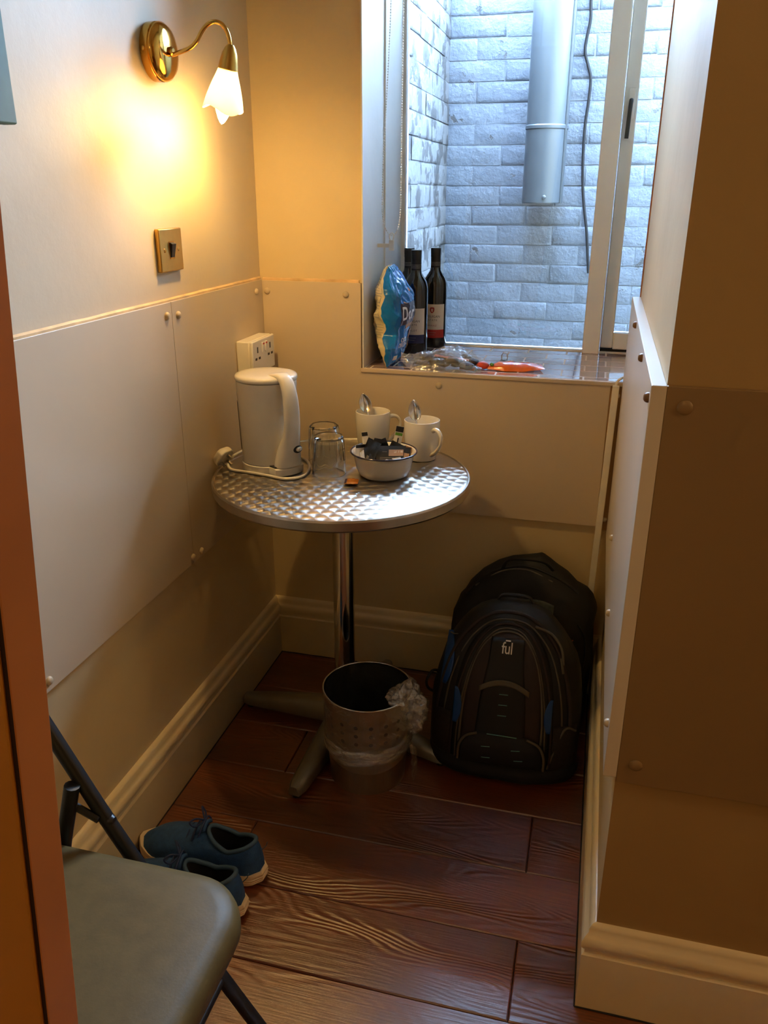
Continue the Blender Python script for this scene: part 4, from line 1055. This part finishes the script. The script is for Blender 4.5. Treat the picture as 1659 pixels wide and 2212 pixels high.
MB().ball((-0.054, -0.008, 0.0150), 0.0058, 10, 1.0, 1.4, 0.8).build('green_print', 'foil_green', op)
cl = thing('binder_clip', 'small silver binder clip behind the orange packet', 'clip', (0.640, 0.165, SZ))
MB().box(-0.012, 0.012, -0.006, 0.006, 0.0, 0.009).build('clip_body', 'black_plastic', cl, bevel=0.002)
for s in (-1, 1):
    MB().tube(cr_path([(-0.006, s * 0.003, 0.008), (-0.008, s * 0.006, 0.018), (-0.006, s * 0.009, 0.027), (0.0, s * 0.010, 0.029), (0.006, s * 0.009, 0.027), (0.008, s * 0.006, 0.018), (0.006, s * 0.003, 0.008)], 5), 0.0009, 6).build('wire_handle', 'chrome', cl)

# cable trunking in the right corner
tk = thing('cable_trunking', 'narrow white cable trunking running down the right corner', 'cable trunking', (0, 0, 0))
t0, t1 = at(1331, 834, y=-0.012), at(1276, 1280, y=-0.012)
def tr(z): f = (t0.z - z) / (t0.z - t1.z); return t0.x + (t1.x - t0.x) * f
MB().loft([[(tr(z) - 0.0085, 0.0, z), (tr(z) + 0.0085, 0.0, z), (tr(z) + 0.0085, -0.013, z), (tr(z) - 0.0085, -0.013, z)] for z in (0.19, 0.4, 0.7, t0.z)]).build('trunking_cover', 'white_cable', tk, bevel=0.0015)
MB().tube(cr_path([(t0.x, -0.006, t0.z - 0.01), (t0.x + 0.001, -0.005, t0.z + 0.006), (t0.x + 0.010, 0.004, t0.z + 0.016), (t0.x + 0.03, 0.02, t0.z + 0.021), (t0.x + 0.08, 0.05, t0.z + 0.021)], 8), 0.0035, 8).build('cable', 'white_cable', tk)

# ------------------------------------------------------------------ waste bin with liner
bn = thing('waste_bin', 'perforated steel waste bin under the table with clear liner', 'waste bin', (0.424, -0.493, 0.0))
def br(z): return 0.093 + (0.1075 - 0.093) * z / 0.25
NC = 18; zc = [0.0, 0.004, 0.110, 0.140, 0.152, 0.164, 0.176, 0.188, 0.200, 0.212, 0.2225, 0.234, 0.25]
def bp(a, z, r=None): r = r or br(z); return Vector((r * math.cos(a), r * math.sin(a), z))
b = MB(); da = 2 * PI / NC; rows = [(0.140, 0.164), (0.164, 0.188), (0.188, 0.212)]
SUB = 4
def wall_band(z0, z1):
    for i in range(NC):
        for k in range(SUB):
            a0, a1 = i * da + da * k / SUB, i * da + da * (k + 1) / SUB
            b.add([bp(a0, z0), bp(a1, z0), bp(a1, z1), bp(a0, z1)], [(0, 1, 2, 3)])
for z0, z1 in ((0.0, 0.004), (0.004, 0.06), (0.06, 0.140), (0.212, 0.244), (0.244, 0.25)): wall_band(z0, z1)
for (z0, z1) in rows:
    for i in range(NC):
        ac, zc_ = (i + 0.5) * da, (z0 + z1) / 2
        outer = []; innr = []
        for k in range(16):
            t = 2 * PI * k / 16; c, s = math.cos(t), math.sin(t); mx = max(abs(c), abs(s))
            outer.append(bp(ac + c / mx * da / 2, zc_ + s / mx * (z1 - z0) / 2))
            innr.append(bp(ac + c * 0.0052 / br(zc_), zc_ + s * 0.0052))
        b.add(outer + innr, [(k, (k + 1) % 16, 16 + (k + 1) % 16, 16 + k) for k in range(16)])
bm_obj = b.build('bin_wall', 'bin_steel', bn, smooth=60)
MB().lathe([(0.0925, 0.001), (0.0925, 0.005), (1e-4, 0.005)], 48).build('bin_base', 'bin_steel', bn)
MB().tube([bp(2 * PI * k / 72, 0.25) for k in range(72)], 0.0022, 8, closed=True).build('rim', 'chrome', bn, smooth=60)
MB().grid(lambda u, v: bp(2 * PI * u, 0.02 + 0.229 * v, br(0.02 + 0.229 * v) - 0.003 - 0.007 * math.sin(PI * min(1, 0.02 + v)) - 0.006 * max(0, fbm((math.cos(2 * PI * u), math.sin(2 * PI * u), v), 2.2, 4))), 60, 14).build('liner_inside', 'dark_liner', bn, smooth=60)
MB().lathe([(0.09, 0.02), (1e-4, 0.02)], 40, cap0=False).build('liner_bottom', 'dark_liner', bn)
va = math.atan2(CAM.y + 0.478, CAM.x - 0.412)
# film turned over the rim, gathered in a loose roll low on the side
def over(u, v):
    a = 2 * PI * u; rightness = max(0.0, math.cos(a - (va + 1.35)))
    z = 0.252 - (0.150 + 0.035 * math.cos(a - va)) * v
    bulge = (0.0025 + 0.006 * math.exp(-((v - 0.88) / 0.13) ** 2) + rightness ** 2 * 0.030 * math.sin(PI * min(1, v * 1.25)) ** 0.7 * (1 if v < 0.8 else 0.6))
    wr = (0.0035 + 0.016 * rightness ** 2) * fbm((math.cos(a) * 2.2, math.sin(a) * 2.2, v * 3.0), 2.0, 8) * math.sin(PI * min(1, 0.05 + v * 0.95))
    r = br(max(0, z)) + bulge + wr
    return bp(a, z, max(r, br(max(0, z)) + 0.0012))
MB().grid(over, 150, 40).build('liner_overhang', 'liner', bn, smooth=70)
for k in range(5):
    ph = k * 1.7
    MB().tube([bp(va - 1.5 + 3.0 * q / 40, 0.118 - 0.006 * k + 0.016 * (q / 40) + 0.004 * math.sin(q * 0.35 + ph), br(0.11) + 0.005 + 0.003 * math.sin(q * 0.5 + ph * 2)) for q in range(41)], lambda t: 0.0016 + 0.0045 * math.sin(PI * t) ** 0.6, 7, flat=1.4).build('liner_roll', 'liner', bn, smooth=20)
# crumpled tuft standing at the right of the rim
ta = va + 1.15
def tuft(cx, cz, r, seed, sz=1.0):
    c = Vector((cx * math.cos(ta), cx * math.sin(ta), cz)); mb = MB().ball(c, r, 26, 1, 1, sz)
    b2 = MB(); rings = []
    for i in range(25):
        th = PI * i / 24; ring = []
        for j in range(40):
            ph = 2 * PI * j / 40; d = Vector((math.sin(th) * math.cos(ph), math.sin(th) * math.sin(ph), math.cos(th)))
            k = 1 + 0.40 * fbm(d * 1.0, 1.2, seed) + 0.45 * abs(noise.noise(d * 1.7 + Vector((seed, 0, 0)))) - 0.1
            ring.append(c + Vector((d.x, d.y, d.z * sz)) * r * k)
        rings.append(ring)
    return b2.loft(rings)
tuft(0.100, 0.252, 0.034, 2, 0.9).build('liner_tuft', 'liner', bn, smooth=40)
tuft(0.124, 0.222, 0.030, 9, 1.1).build('liner_tuft', 'liner', bn, smooth=40)
tuft(0.118, 0.190, 0.028, 14, 1.1).build('liner_tuft', 'liner', bn, smooth=40)
ta = va + 0.80
tuft(0.092, 0.256, 0.022, 21, 0.7).build('liner_tuft', 'liner', bn, smooth=40)
# loose end trailing down to the floor
ea = va + 1.25
def tail(u, v):
    p = Vector((0.108 + 0.012 * math.sin(3 * u) + 0.050 * max(0, u - 0.72), 0, 0.11 * (1 - u) ** 0.8 + 0.003)); w = 0.012 + 0.014 * u
    q = p + Vector((0.008 * noise.noise(Vector((u * 6, v * 4, 2))), (v - .5) * 2 * w, 0.010 * max(0, noise.noise(Vector((u * 5, v * 5, 7))))))
    return Vector((q.x * math.cos(ea) - q.y * math.sin(ea), q.x * math.sin(ea) + q.y * math.cos(ea), max(0.001, q.z)))
MB().grid(tail, 30, 14).build('liner_tail', 'liner', bn, smooth=25)

# ------------------------------------------------------------------ backpacks
class Bag:
    """stack of super-elliptic sections; front faces -y"""
    def __init__(s, xl, xr, yc, hd, n=2.7, seed=1, lump=0.006):
        s.xl, s.xr, s.yc, s.hd, s.n, s.seed, s.lump = xl, xr, yc, hd, n, seed, lump
    def sec(s, z, a):
        x0, x1 = interp(s.xl, z), interp(s.xr, z); cx, w = (x0 + x1) / 2, (x1 - x0) / 2
        h = interp(s.hd, z); c, q = math.cos(a), math.sin(a)
        f = lambda v: math.copysign(abs(v) ** (2 / s.n), v)
        p = Vector((cx + w * f(c), interp(s.yc, z) + h * f(q), z))
        d = Vector((c, q, 0)) * s.lump * fbm(p * 9, 1.0, s.seed)
        return p + d
    def body(s, zs, n=72):
        return MB().loft([[s.sec(z, 2 * PI * j / n) for j in range(n)] for z in zs])
    def front(s, x, z, off=0.0):
        x0, x1 = interp(s.xl, z), interp(s.xr, z); cx, w = (x0 + x1) / 2, (x1 - x0) / 2
        t = max(-0.995, min(0.995, (x - cx) / w)); h = interp(s.hd, z)
        y = interp(s.yc, z) - h * (1 - abs(t) ** s.n) ** (1 / s.n)
        p = Vector((x, y, z)); y -= s.lump * fbm(p * 9, 1.0, s.seed) * 0
        return Vector((x, y - off, z))
def zlist(a, b, n): return [a + (b - a) * (0.5 - 0.5 * math.cos(PI * k / n)) for k in range(n + 1)]

CXB = 0.748
zt = 0.412
def arch(zs, w0, p=2.5, zb=0.13):
    return [(z, w0 * (1 if z <= zb else max(0.02, (1 - ((z - zb) / (zt - zb)) ** p)) ** (1 / p))) for z in zs]
zz = [0.0, 0.012, 0.04, 0.08, 0.13] + [0.13 + (zt - 0.13) * math.sin(PI / 2 * k / 12) for k in range(1, 13)]
ww = arch(zz, 0.186); ww[0] = (0.0, 0.150); ww[1] = (0.012, 0.172); ww[2] = (0.04, 0.184)
hdv = [(0.0, 0.062), (0.012, 0.080), (0.05, 0.088), (0.15, 0.084), (0.28, 0.074), (0.36, 0.058), (0.39, 0.044), (zt, 0.018)]
ycv = [(0.0, -0.368), (0.12, -0.360), (0.25, -0.332), (0.36, -0.296), (zt, -0.272)]
B1 = Bag([(z, CXB - w) for z, w in ww], [(z, CXB + w) for z, w in ww], ycv, hdv, 2.7, 4, 0.007)
fb = thing('backpack', 'black and brown backpack with small white logo, in front', 'backpack', (0, 0, 0), 0, 'backpacks in the corner')
B1.body(zz, 80).build('main_body', 'bag_black', fb, smooth=60)
# padded base roll
bz = [(0.0, 0.062), (0.012, 0.1)]
MB().grid(lambda u, v: B1.sec(0.002 + 0.052 * v, PI * (1.0 + u) ) + Vector((0.004 * (2 * u - 1), -0.004 - 0.016 * math.sin(PI * v) ** 0.7, 0)), 50, 10).build('base_panel', 'bag_navy', fb, smooth=60)
def patch(bag, fL, fR, z0, z1, off, name, mat, parent, nu=16, nv=24, puff=0.0):
    return MB().grid(lambda u, v: bag.front(fL(v) + (fR(v) - fL(v)) * u, z0 + (z1 - z0) * v, off + puff * (math.sin(PI * u) * math.sin(PI * min(1, max(0, v)))) ** 0.5), nu, nv).build(name, mat, parent, smooth=60, solid=0.002)
def strip(bag, pts, r, name, mat, parent, off=0.004, n=6, flat=1.0):
    return MB().tube([bag.front(p.x, p.z, off) for p in cr_path([(x, 0, z) for x, z in pts], n)], r, 8, flat=flat).build(name, mat, parent, smooth=60)
def archw(w, top, bot, p=2.3):   # half width of an arch panel at v in 0..1
    return lambda v: max(0.004, w * (1 - v ** (p * 1.6)) ** (1 / p)) if v > 0 else w
c = CXB - 0.003
def arch_pts(w, z0, z1, cx, p=2.4, n=9, wb=None):
    out = []
    for k in range(-n, n + 1):
        a = PI / 2 * (1 - abs(k) / n); s = -1 if k < 0 else 1
        x = w * (math.cos(a) ** (2 / p)); z = z0 + (z1 - z0) * (math.sin(a) ** (2 / p))
        out.append((cx + s * x, z))
    return out
# outer gusset arch, zip arch, pocket arch
strip(B1, arch_pts(0.164, 0.10, 0.400, c), 0.0052, 'gusset_piping', 'bag_brown', fb, 0.001)
strip(B1, arch_pts(0.146, 0.09, 0.389, c), 0.0024, 'zip', 'piping', fb, 0.001)
aw = 0.124
patch(B1, lambda v: c - archw(aw, 0, 0)(v), lambda v: c + archw(aw, 0, 0)(v), 0.055, 0.388, 0.006, 'middle_pocket', 'bag_black', fb, puff=0.012)
strip(B1, arch_pts(0.122, 0.06, 0.384, c), 0.0034, 'zip', 'bag_brown', fb, 0.010)
strip(B1, arch_pts(0.108, 0.06, 0.377, c), 0.0022, 'zip', 'piping', fb, 0.013)
pk = patch(B1, lambda v: c - archw(0.098, 0, 0)(v), lambda v: c + archw(0.098, 0, 0)(v), 0.105, 0.372, 0.013, 'front_pocket', 'bag_brown', fb, puff=0.012)
strip(B1, arch_pts(0.099, 0.105, 0.372, c), 0.0028, 'pocket_piping', 'piping', pk, 0.015)
cw = lambda v: interp([(0, 0.062), (0.42, 0.056), (0.60, 0.050), (0.8, 0.042), (1, 0.040)], v)
patch(B1, lambda v: c - cw(v), lambda v: c + cw(v), 0.112, 0.362, 0.0225, 'centre_panel', 'bag_black', pk, puff=0.004)
def zc_(py): return py
bandz = 0.270
MB().grid(lambda u, v: B1.front(c + 0.002 + (2 * u - 1) * 0.060, bandz - 0.020 * (2 * u - 1) ** 2 + (v - 0.5) * 0.013, 0.0285), 20, 4).build('grey_band', 'piping', pk, solid=0.002)
lt = text_mb('ful', 0.036, 0.0002, 'CENTER', 0.82, 0.95)
lt.add([(-0.0055, 0.0155, 0), (0.0065, 0.0155, 0), (0.0065, 0.0182, 0), (-0.0055, 0.0182, 0)], [(0, 1, 2, 3)])
lt.map(lambda q: B1.front(c + q.x, 0.343 + q.y, 0.0285)).build('lettering', 'ink_white', pk, smooth=0)
for z in (0.244, 0.219, 0.194):
    MB().grid(lambda u, v: B1.front(c + 0.002 + (u - .5) * 0.021, z + (v - .5) * 0.0018 + 0.001 * (u - .5), 0.0285), 4, 1).build('stitch_bar', 'teal', pk, solid=0.0008)
lp = patch(B1, lambda v: c + 0.006 - 0.107 * (1 - v ** 5 * 0.42), lambda v: c + 0.006 + 0.107 * (1 - v ** 5 * 0.42), 0.066, 0.146, 0.024, 'lower_pocket', 'bag_navy', fb, puff=0.014)
strip(B1, [(c + 0.006 - 0.104, 0.068), (c + 0.006 - 0.102, 0.105), (c + 0.006 - 0.088, 0.132), (c + 0.006 - 0.060, 0.145)], 0.0034, 'pocket_piping', 'piping', lp, 0.030)
strip(B1, [(c + 0.006 + 0.104, 0.068), (c + 0.006 + 0.102, 0.105), (c + 0.006 + 0.088, 0.132), (c + 0.006 + 0.060, 0.145)], 0.0034, 'pocket_piping', 'piping', lp, 0.030)
strip(B1, [(c - 0.03, 0.147), (c + 0.006, 0.1475), (c + 0.042, 0.147)], 0.0012, 'pocket_piping', 'teal', lp, 0.030)
for (x, z) in ((-0.030, 0.122), (0.042, 0.122), (-0.028, 0.093), (0.050, 0.096)):
    MB().grid(lambda u, v: B1.front(c + x + (u - .5) * 0.021, z + (v - .5) * 0.0018 + 0.002 * (u - .5), 0.0400), 4, 1).build('stitch_bar', 'teal', lp, solid=0.0008)
# blue flashes and netting at the sides
patch(B1, lambda v: c - 0.160 + 0.006 * v, lambda v: c - 0.160 + 0.026 * math.sin(PI * min(1, 0.12 + v * 0.80)) ** 0.6 + 0.008 * v, 0.225, 0.335, 0.004, 'side_flash', 'bag_blue', fb, 6, 12)
patch(B1, lambda v: c - 0.119, lambda v: c - 0.119 + 0.020 * math.sin(PI * min(1, 0.1 + v * 0.85)) ** 0.6, 0.150, 0.235, 0.015, 'side_flash', 'bag_blue', fb, 6, 12)
patch(B1, lambda v: c + 0.119 - 0.018 * math.sin(PI * min(1, 0.1 + v * 0.85)) ** 0.6, lambda v: c + 0.119, 0.155, 0.235, 0.015, 'side_flash', 'bag_blue', fb, 6, 12)
for s in (-1, 1):
    patch(B1, lambda v: c + s * 0.150 - 0.030, lambda v: c + s * 0.150 + 0.030, 0.050, 0.165, 0.003, 'mesh_pocket', 'mesh_net', fb, 8, 12, puff=0.012)
    strip(B1, [(c + s * 0.118, 0.06), (c + s * 0.150, 0.158), (c + s * 0.178, 0.150)], 0.003, 'pocket_edge', 'piping', fb, 0.010) if s > 0 else None
def pull(bag, x, z, x2, z2, parent, off=0.012, mat='piping', r=0.003):
    return MB().tube([bag.front(x, z, off), bag.front((x + x2) / 2, (z + z2) / 2, off + 0.006), bag.front(x2, z2, off + 0.004)], r, 8, flat=0.5).build('zip_pull', mat, parent)
pull(B1, c - 0.148, 0.331, c - 0.128, 0.341, fb, 0.006)
pull(B1, c + 0.128, 0.322, c + 0.136, 0.292, fb, 0.012)
strip(B1, [(c + 0.060, 0.384), (c + 0.100, 0.370), (c + 0.126, 0.341), (c + 0.134, 0.308)], 0.0035, 'shoulder_loop', 'piping', fb, 0.012)
MB().tube(cr_path([(CXB - 0.178, -0.36, 0.17), (CXB - 0.196, -0.375, 0.19), (CXB - 0.200, -0.38, 0.215), (CXB - 0.190, -0.365, 0.235), (CXB - 0.176, -0.35, 0.23)], 6), 0.0035, 8).build('side_strap', 'bag_black', fb)
MB().tube(cr_path([(CXB - 0.045, -0.266, 0.402), (CXB - 0.03, -0.266, 0.424), (CXB + 0.03, -0.266, 0.424), (CXB + 0.045, -0.266, 0.402)], 6), 0.006, 8, flat=0.5).build('grab_handle', 'bag_black', fb)

xl2 = [(0.0, 0.595), (0.03, 0.575), (0.2, 0.566), (0.30, 0.568), (0.345, 0.577), (0.385, 0.603), (0.425, 0.640), (0.450, 0.672), (0.470, 0.722), (0.484, 0.782), (0.487, 0.79)]
xr2 = [(0.0, 0.930), (0.03, 0.948), (0.2, 0.950), (0.30, 0.951), (0.345, 0.951), (0.375, 0.944), (0.402, 0.924), (0.412, 0.903), (0.440, 0.876), (0.458, 0.846), (0.475, 0.818), (0.484, 0.802), (0.487, 0.795)]
hd2 = [(0.0, 0.075), (0.03, 0.092), (0.2, 0.098), (0.34, 0.086), (0.42, 0.060), (0.465, 0.034), (0.487, 0.010)]
yc2 = [(0.0, -0.180), (0.1, -0.165), (0.3, -0.128), (0.42, -0.105), (0.487, -0.088)]
ZS = 0.915
xl2, xr2, hd2, yc2 = [[(z * ZS, v) for z, v in tb_] for tb_ in (xl2, xr2, [(z, v * 0.94) for z, v in hd2], [(z, v + 0.043) for z, v in yc2])]
B2 = Bag(xl2, xr2, yc2, hd2, 2.6, 11, 0.010)
hb = thing('backpack', 'larger plain black backpack leaning on the wall, behind', 'backpack', (0, 0, 0), 0, 'backpacks in the corner')
B2.body(sorted(set([ZS * q_ for q_ in [0.0, 0.012, 0.03, 0.1, 0.2, 0.26, 0.30, 0.345, 0.36, 0.385, 0.402, 0.412, 0.425, 0.44, 0.45, 0.458, 0.465, 0.475, 0.484, 0.487]])), 80).build('main_body', 'bag_black2', hb, smooth=60)
strip(B2, [(0.600, 0.335), (0.66, 0.395), (0.75, 0.425), (0.84, 0.405), (0.90, 0.37)], 0.004, 'flap_fold', 'bag_black', hb, 0.004)
strip(B2, [(0.625, 0.36), (0.69, 0.405), (0.76, 0.417), (0.83, 0.396)], 0.0025, 'zip', 'piping', hb, 0.003)
def onbag(px, py): 
    p = at(px, py, y=-0.215); return p
bpos = [at(px, py, y=-0.2) for px, py in ((1130, 1288), (1202, 1296), (1202, 1318), (1160, 1312))]
MB().grid(lambda u, v: B2.front(0.765 + 0.075 * u, 0.322 + 0.030 * v - 0.008 * u + 0.006 * math.sin(PI * u) * v, 0.004), 10, 6).build('badge', 'patch', hb, solid=0.002)
pull(B2, 0.872, 0.246, 0.897, 0.262, hb, 0.006, 'copper_pack', 0.003)
strip(B2, [(0.905, 0.30), (0.928, 0.26), (0.932, 0.21), (0.925, 0.16)], 0.003, 'side_seam', 'bag_black', hb, 0.002)
MB().tube(cr_path([(0.70, -0.15, 0.44), (0.72, -0.165, 0.475), (0.80, -0.165, 0.478), (0.83, -0.15, 0.45)], 6), 0.006, 8, flat=0.5).build('grab_handle', 'bag_black2', hb)

# ------------------------------------------------------------------ folding chair
chn = thing('folding_chair', 'black folding chair with padded vinyl seat at lower left', 'chair', (0, 0, 0))
# seat outline: rounded trapezoid, far side at y=-1.30
def rrect(x0, x1, y0, y1, r, n=10):
    pts = []
    for cx, cy, a0 in ((x1 - r[0], y1 - r[0], 0), (x0 + r[1], y1 - r[1], PI / 2), (x0 + r[1], y0 + r[1], PI), (x1 - r[0], y0 + r[0], 1.5 * PI)):
        rr = r[0] if cx > (x0 + x1) / 2 else r[1]
        for k in range(n + 1):
            a = a0 + PI / 2 * k / n; pts.append((cx + rr * math.cos(a), cy + rr * math.sin(a)))
    return pts
so_ = rrect(0.095, 0.490, -1.705, -1.302, (0.085, 0.05))
scx, scy = 0.30, -1.5035
rings = []
for (k, z) in ((0.955, 0.408), (0.985, 0.410), (1.0, 0.418), (1.0, 0.432), (0.985, 0.444), (0.95, 0.4525), (0.86, 0.4575), (0.6, 0.460), (0.3, 0.461), (0.02, 0.461)):
    rings.append([(scx + (x - scx) * k, scy + (y - scy) * k, z) for x, y in so_])
MB().loft(rings).build('seat', 'vinyl', chn, smooth=70)
rings = [[(scx + (x - scx) * k, scy + (y - scy) * k, z) for x, y in so_] for k, z in ((0.93, 0.399), (0.965, 0.400), (0.965, 0.409))]
MB().loft(rings).build('seat_pan', 'black_metal', chn)
for yy in (-1.272, -1.735):
    up = [(0.520, yy, 0.010), (0.458, yy, 0.108), (0.393, yy, 0.211), (0.266, yy, 0.417), (0.157, yy, 0.625), (0.10, yy, 0.74), (0.062, yy, 0.84)]
    MB().tube(cr_path(up, 5), 0.0115, 12).build('upright', 'black_metal', chn)
    yi = yy + (0.026 if yy < -1.5 else -0.026)
    MB().tube([(0.195, yi + (0.008 if yy > -1.5 else -0.008), 0.548), (0.172, yi, 0.45), (0.10, yi, 0.16), (0.06, yi, 0.010)], 0.0115, 12).build('rear_leg', 'black_metal', chn)
    MB().tube([(0.190, (yy + yi) / 2, 0.505), (0.228, (yy + yi) / 2, 0.488)], 0.006, 8).build('hinge_link', 'black_metal', chn)
    MB().lathe([(0.009, -0.008), (0.010, -0.004), (0.010, 0.006), (0.006, 0.012), (1e-4, 0.013)], 14, (0.233, yy, 0.478), Matrix.Rotation(PI / 2, 3, 'Y')).build('pivot', 'black_metal', chn)
MB().tube([(0.40, -1.735, 0.20), (0.40, -1.272, 0.20)], 0.008, 10).build('front_crossbar', 'black_metal', chn)
MB().tube([(0.085, -1.709, 0.10), (0.085, -1.298, 0.10)], 0.008, 10).build('rear_crossbar', 'black_metal', chn)
MB().grid(lambda u, v: Vector((0.128 - 0.058 * v - 0.02 * math.sin(PI * u), -1.735 + 0.463 * u, 0.70 + 0.13 * v)), 16, 6).build('backrest', 'vinyl', chn, solid=0.016, smooth=60)

# ------------------------------------------------------------------ trainers
def shoe(label, loc, rz):
    g = thing('trainer', label, 'shoe', loc, rz, 'blue trainers beside the chair')
    # local: heel at x=0, toe at x=0.295
    tabL = [(0.0, 0.012), (0.02, 0.031), (0.06, 0.036), (0.12, 0.037), (0.20, 0.048), (0.25, 0.044), (0.28, 0.028), (0.295, 0.006)]
    tabR = [(0.0, 0.012), (0.02, 0.031), (0.06, 0.035), (0.12, 0.034), (0.20, 0.043), (0.25, 0.042), (0.28, 0.030), (0.295, 0.006)]
    xs = [0.295 * (0.5 - 0.5 * math.cos(PI * k / 26)) for k in range(27)]
    out = [(x, interp(tabL, x)) for x in xs] + [(x, -interp(tabR, x)) for x in reversed(xs)]
    N = len(out)
    sole = []
    for z, k in ((0.0, 0.90), (0.003, 0.99), (0.007, 1.02), (0.0085, 1.005), (0.012, 1.03), (0.0135, 1.015), (0.018, 1.04), (0.0195, 1.02), (0.025, 1.03), (0.030, 1.0), (0.030, 0.9)):
        sole.append([(0.147 + (x - 0.147) * (1 + (k - 1) * 0.6) - (0.004 if x < 0.03 else 0) * k, y * k, z + 0.010 * max(0, (x - 0.23) / 0.065) ** 2 + 0.006 * max(0, (0.05 - x) / 0.05)) for x, y in out])
    MB().loft(sole).build('sole', 'sole', g, smooth=30)
    # collar loop around the ankle
    col = []
    for i in range(N):
        a = 2 * PI * i / N
        cxp, cyp = 0.066 - 0.054 * math.cos(a), 0.027 * math.sin(a)
        zc = interp([(0.0, 0.110), (0.03, 0.094), (0.066, 0.080), (0.10, 0.094), (0.125, 0.112)], cxp)
        col.append(Vector((cxp, cyp, zc)))
    rings = []
    for k in range(13):
        t = k / 12; ring = []
        for i in range(N):
            S = Vector((out[i][0], out[i][1] * 0.97, 0.026)); Cc = col[i]
            fr = max(0, min(1, (S.x - 0.10) / 0.19))
            Mx = S.lerp(Cc, 0.22); Mx.z = 0.026 + (Cc.z - 0.026) * (0.72 - 0.10 * fr); Mx.x = S.x * 0.86 + Cc.x * 0.14 if fr > 0 else S.x; Mx.y = S.y * 1.08
            ring.append((1 - t) ** 2 * S + 2 * t * (1 - t) * Mx + t * t * Cc)
        rings.append(ring)
    MB().loft(rings, True, False, False).build('upper', 'shoe', g, smooth=70)
    inn = [[Vector((0.066 + (p.x - 0.066) * k, p.y * k, 0.030 + (p.z - 0.030) * h)) for p in col] for k, h in ((0.97, 1.0), (0.92, 0.6), (0.95, 0.1), (0.3, 0.03))]
    MB().loft(inn, True, False, True).build('lining', 'shoe_in', g, smooth=70)
    MB().tube(col, 0.0048, 10, closed=True).build('collar', 'shoe_edge', g, smooth=70)
    MB().grid(lambda u, v: Vector((0.122 + 0.075 * u, (v - .5) * 0.034, 0.119 - 0.056 * u - 0.012 * (2 * v - 1) ** 2 + 0.004)), 8, 6).build('tongue', 'shoe', g, solid=0.006, smooth=60)
    for k in range(4):
        x = 0.130 + 0.018 * k; z = 0.117 - 0.0145 * k
        MB().tube(cr_path([(x + 0.004, -0.030, z - 0.014), (x + 0.001, -0.014, z + 0.005), (x - 0.003, 0.014, z + 0.005), (x, 0.030, z - 0.014)], 5), 0.0021, 6).build('lace', 'lace', g)
    for s in (-1, 1):
        MB().tube(cr_path([(0.130, 0, 0.125), (0.142, s * 0.014, 0.136), (0.150, s * 0.026, 0.133), (0.140, s * 0.022, 0.122), (0.130, 0, 0.124)], 6), 0.0020, 6).build('lace_loop', 'lace', g)
    MB().tube(cr_path([(-0.002, 0, 0.085), (-0.012, 0, 0.098), (-0.015, 0, 0.108)], 4), 0.0022, 6, flat=0.4).build('heel_tab', 'shoe_edge', g)
    return g
shoe('blue knit trainer with cream sole, farther of the pair by the skirting', (0.304, -0.893, 0.0), math.radians(180 - 4))
shoe('blue knit trainer with cream sole, nearer one half hidden by chair', (0.300, -0.983, 0.0), math.radians(180 + 2))

# ------------------------------------------------------------------ out-of-view lamps added as warm fill for the room
for lab, loc, mt_ in (('round opal ceiling pendant behind the viewpoint, left one', (0.35, -3.2, 2.05), 'pendant'), ('round opal ceiling pendant to the right of the viewpoint', (2.6, -1.45, 2.05), 'pendant_side')):
    pd = thing('pendant_lamp', lab, 'lamp', loc, 0, 'opal pendants of the room')
    MB().ball((0, 0, 0), 0.10, 24).build('globe', mt_, pd, smooth=80)
    MB().tube([(0, 0, 0.1), (0, 0, 0.45)], 0.006, 8).build('stem', 'brass', pd)
